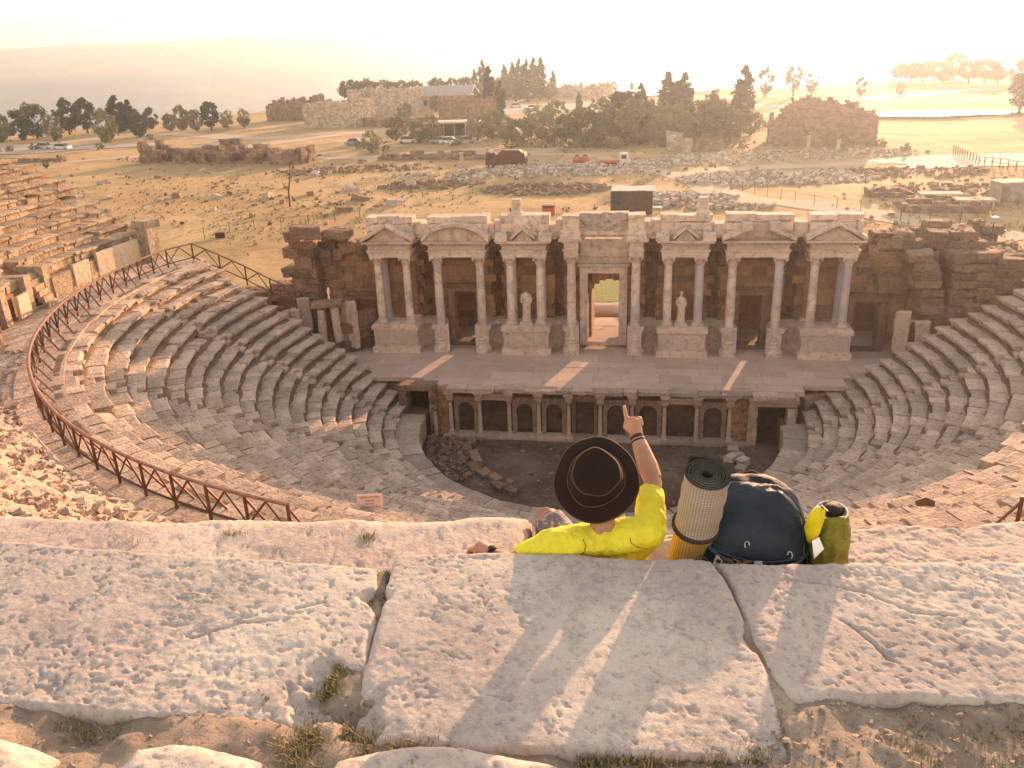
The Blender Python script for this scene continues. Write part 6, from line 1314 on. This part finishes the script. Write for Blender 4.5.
# ------------------------------------------------------------------ olive stuff sack
sk = thing('stuff_sack', 'olive green drawstring sack leaning against the right side of the backpack', 'sack', (3.2, -48.5, 16.2))
S0, S1 = deep(821, 588, 4.10), deep(833, 505, 3.84); ax = (S1-S0).normalized(); a = (Vector(RT)-ax*Vector(RT).dot(ax)).normalized(); c = ax.cross(a); H = (S1-S0).length; b = MB(); n = 48; vs = []
sl = [(-.10, .045), (-.06, .072), (.0, .086), (.10, .098), (.2, .104), (.28, .103), (.34, .095), (.38, .083), (.405, .071), (.418, .062), (.412, .055), (.39, .050), (.36, .047), (.33, .045)]
for k, (h, r) in enumerate(sl):
    fo = .05 if h > .33 else .025+.05*max(0, (h-.15)/.2)
    for i in range(n): q = 2*math.pi*i/n; rr_ = r*(1+fo*math.sin(11*q)+.4*fo*math.sin(5*q+1)); vs.append(S0+ax*(h*H/.44)+(a*math.cos(q)*.92+c*math.sin(q)*1.02)*rr_)
m = len(sl); b.add(vs, [(i*n+w, i*n+(w+1) % n, (i+1)*n+(w+1) % n, (i+1)*n+w) for i in range(m-1) for w in range(n)]+[tuple(range(n))[::-1], tuple((m-1)*n+w for w in range(n))]); bag_ = b.build('bag', M['olive'], sk, 180); m_ = bag_.modifiers.new('round', 'SUBSURF'); m_.levels = m_.render_levels = 2; fold(bag_, .05, .022); fold(bag_, .14, .03)
MB().lathe(S0+ax*(.415*H/.44), [(.001, -.04), (.03, -.035), (.042, 0), (.034, .02), (.001, .026)], 16, Matrix((a, c, ax)).transposed()).build('dark_mouth', M['hair'], sk, 60)  # near-black plug painted as the shade inside the sack's open mouth
b = MB(); rg2 = S0+ax*(.412*H/.44); b.tube([rg2+(a*math.cos(q)+c*math.sin(q))*.066 for q in np.linspace(0, 6.28, 30)], .004, 6); toc = (Vector(CAM)-rg2).normalized(); e_ = rg2+toc*.07-a*.02
b.tube([e_, e_-a*.03+ax*.035, e_-a*.055+ax*.02, e_-a*.03-ax*.01], .0032, 6); b.build('drawstring', M['white'], sk, 60)
fold(MB().tube([deep(821, 508, 3.80), deep(817, 517, 3.80), deep(812, 530, 3.82), deep(809, 540, 3.86)], [.022, .036, .036, .018], 16, flat=.8).build('yellow_pouch', M['yellowcloth'], sk, 180), .04, .02)
b = MB(); tg = [deep(u, v, 3.80) for u, v in ((812, 541), (819, 537), (824, 549), (814, 559))]; off = (Vector(CAM)-tg[0]).normalized()*.004; b.hexa(tg+[q+off for q in tg]); b.build('care_tag', M['white'], sk)
# small rust-coloured thing lying on the ledge at right
p = at(925, 507, 16.3); b = MB(); b.tube([(p[0]-.045, p[1], p[2]+.02), (p[0], p[1]+.01, p[2]+.03), (p[0]+.045, p[1], p[2]+.022)], [.018, .026, .018], 8); tag(b.build('rusty_stone', M['felt_edge'], None, 60), 'small rust-brown lump lying on the ledge right of the olive sack', 'stone')
# ------------------------------------------------------------------ air, sky, sun, camera
hz = MB(); hz.box((0, 1500, -43), (10800, 10800, 330)); hzo = hz.build('haze'); tag(hzo, kind='stuff')
hm_ = bpy.data.materials.new('haze'); hm_.use_nodes = True; nt = hm_.node_tree; nt.nodes.remove(nt.nodes['Principled BSDF'])
pv = nt.nodes.new('ShaderNodeVolumePrincipled'); pv.inputs['Color'].default_value = (.60, .73, .86, 1); pv.inputs['Density'].default_value = HAZE; pv.inputs['Anisotropy'].default_value = HAZE_G
nt.links.new(pv.outputs[0], nt.nodes['Material Output'].inputs['Volume']); hzo.data.materials.append(hm_)
w = bpy.data.worlds.new('World'); S.world = w; w.use_nodes = True; nt = w.node_tree; sk_ = nt.nodes.new('ShaderNodeTexSky'); sk_.sky_type = 'NISHITA'; sk_.sun_disc = False
sk_.sun_elevation = SUN_EL; sk_.sun_rotation = SUN_AZ; sk_.air_density = 1.2; sk_.dust_density = DUST; sk_.ozone_density = .6; sk_.altitude = 300
nt.links.new(sk_.outputs[0], nt.nodes['Background'].inputs['Color']); nt.nodes['Background'].inputs['Strength'].default_value = SKY
sv = Vector((math.sin(SUN_AZ)*math.cos(SUN_EL), math.cos(SUN_AZ)*math.cos(SUN_EL), math.sin(SUN_EL)))
ld = bpy.data.lights.new('sun', 'SUN'); ld.energy = SUN; ld.angle = R(.6); ld.color = (1., .76, .52); lo = bpy.data.objects.new('sun', ld); COL.objects.link(lo); lo.rotation_euler = sv.to_track_quat('Z', 'Y').to_euler(); lo.location = (60, 200, 60)
cd = bpy.data.cameras.new('camera'); cd.sensor_width = 36.; cd.lens = FOC/1024*36.; cd.clip_start = .05; cd.clip_end = 20000; co = bpy.data.objects.new('camera', cd); COL.objects.link(co)
mx = Matrix(((RT[0], UP[0], -FW[0]), (RT[1], UP[1], -FW[1]), (RT[2], UP[2], -FW[2]))).to_4x4(); mx.translation = Vector(CAM); co.matrix_world = mx; S.camera = co
S.view_settings.view_transform = 'Standard'; S.view_settings.look = 'None'; S.view_settings.gamma = 1; S.view_settings.exposure = EXPO
if WB: S.view_settings.use_white_balance = True; S.view_settings.white_balance_temperature = WB; S.view_settings.white_balance_tint = TINT
S.cycles.max_bounces = 8; S.cycles.diffuse_bounces = 6; S.cycles.volume_bounces = 0; S.cycles.use_denoising = True; S.cycles.sample_clamp_indirect = 6.
S.cycles.volume_max_steps = 64
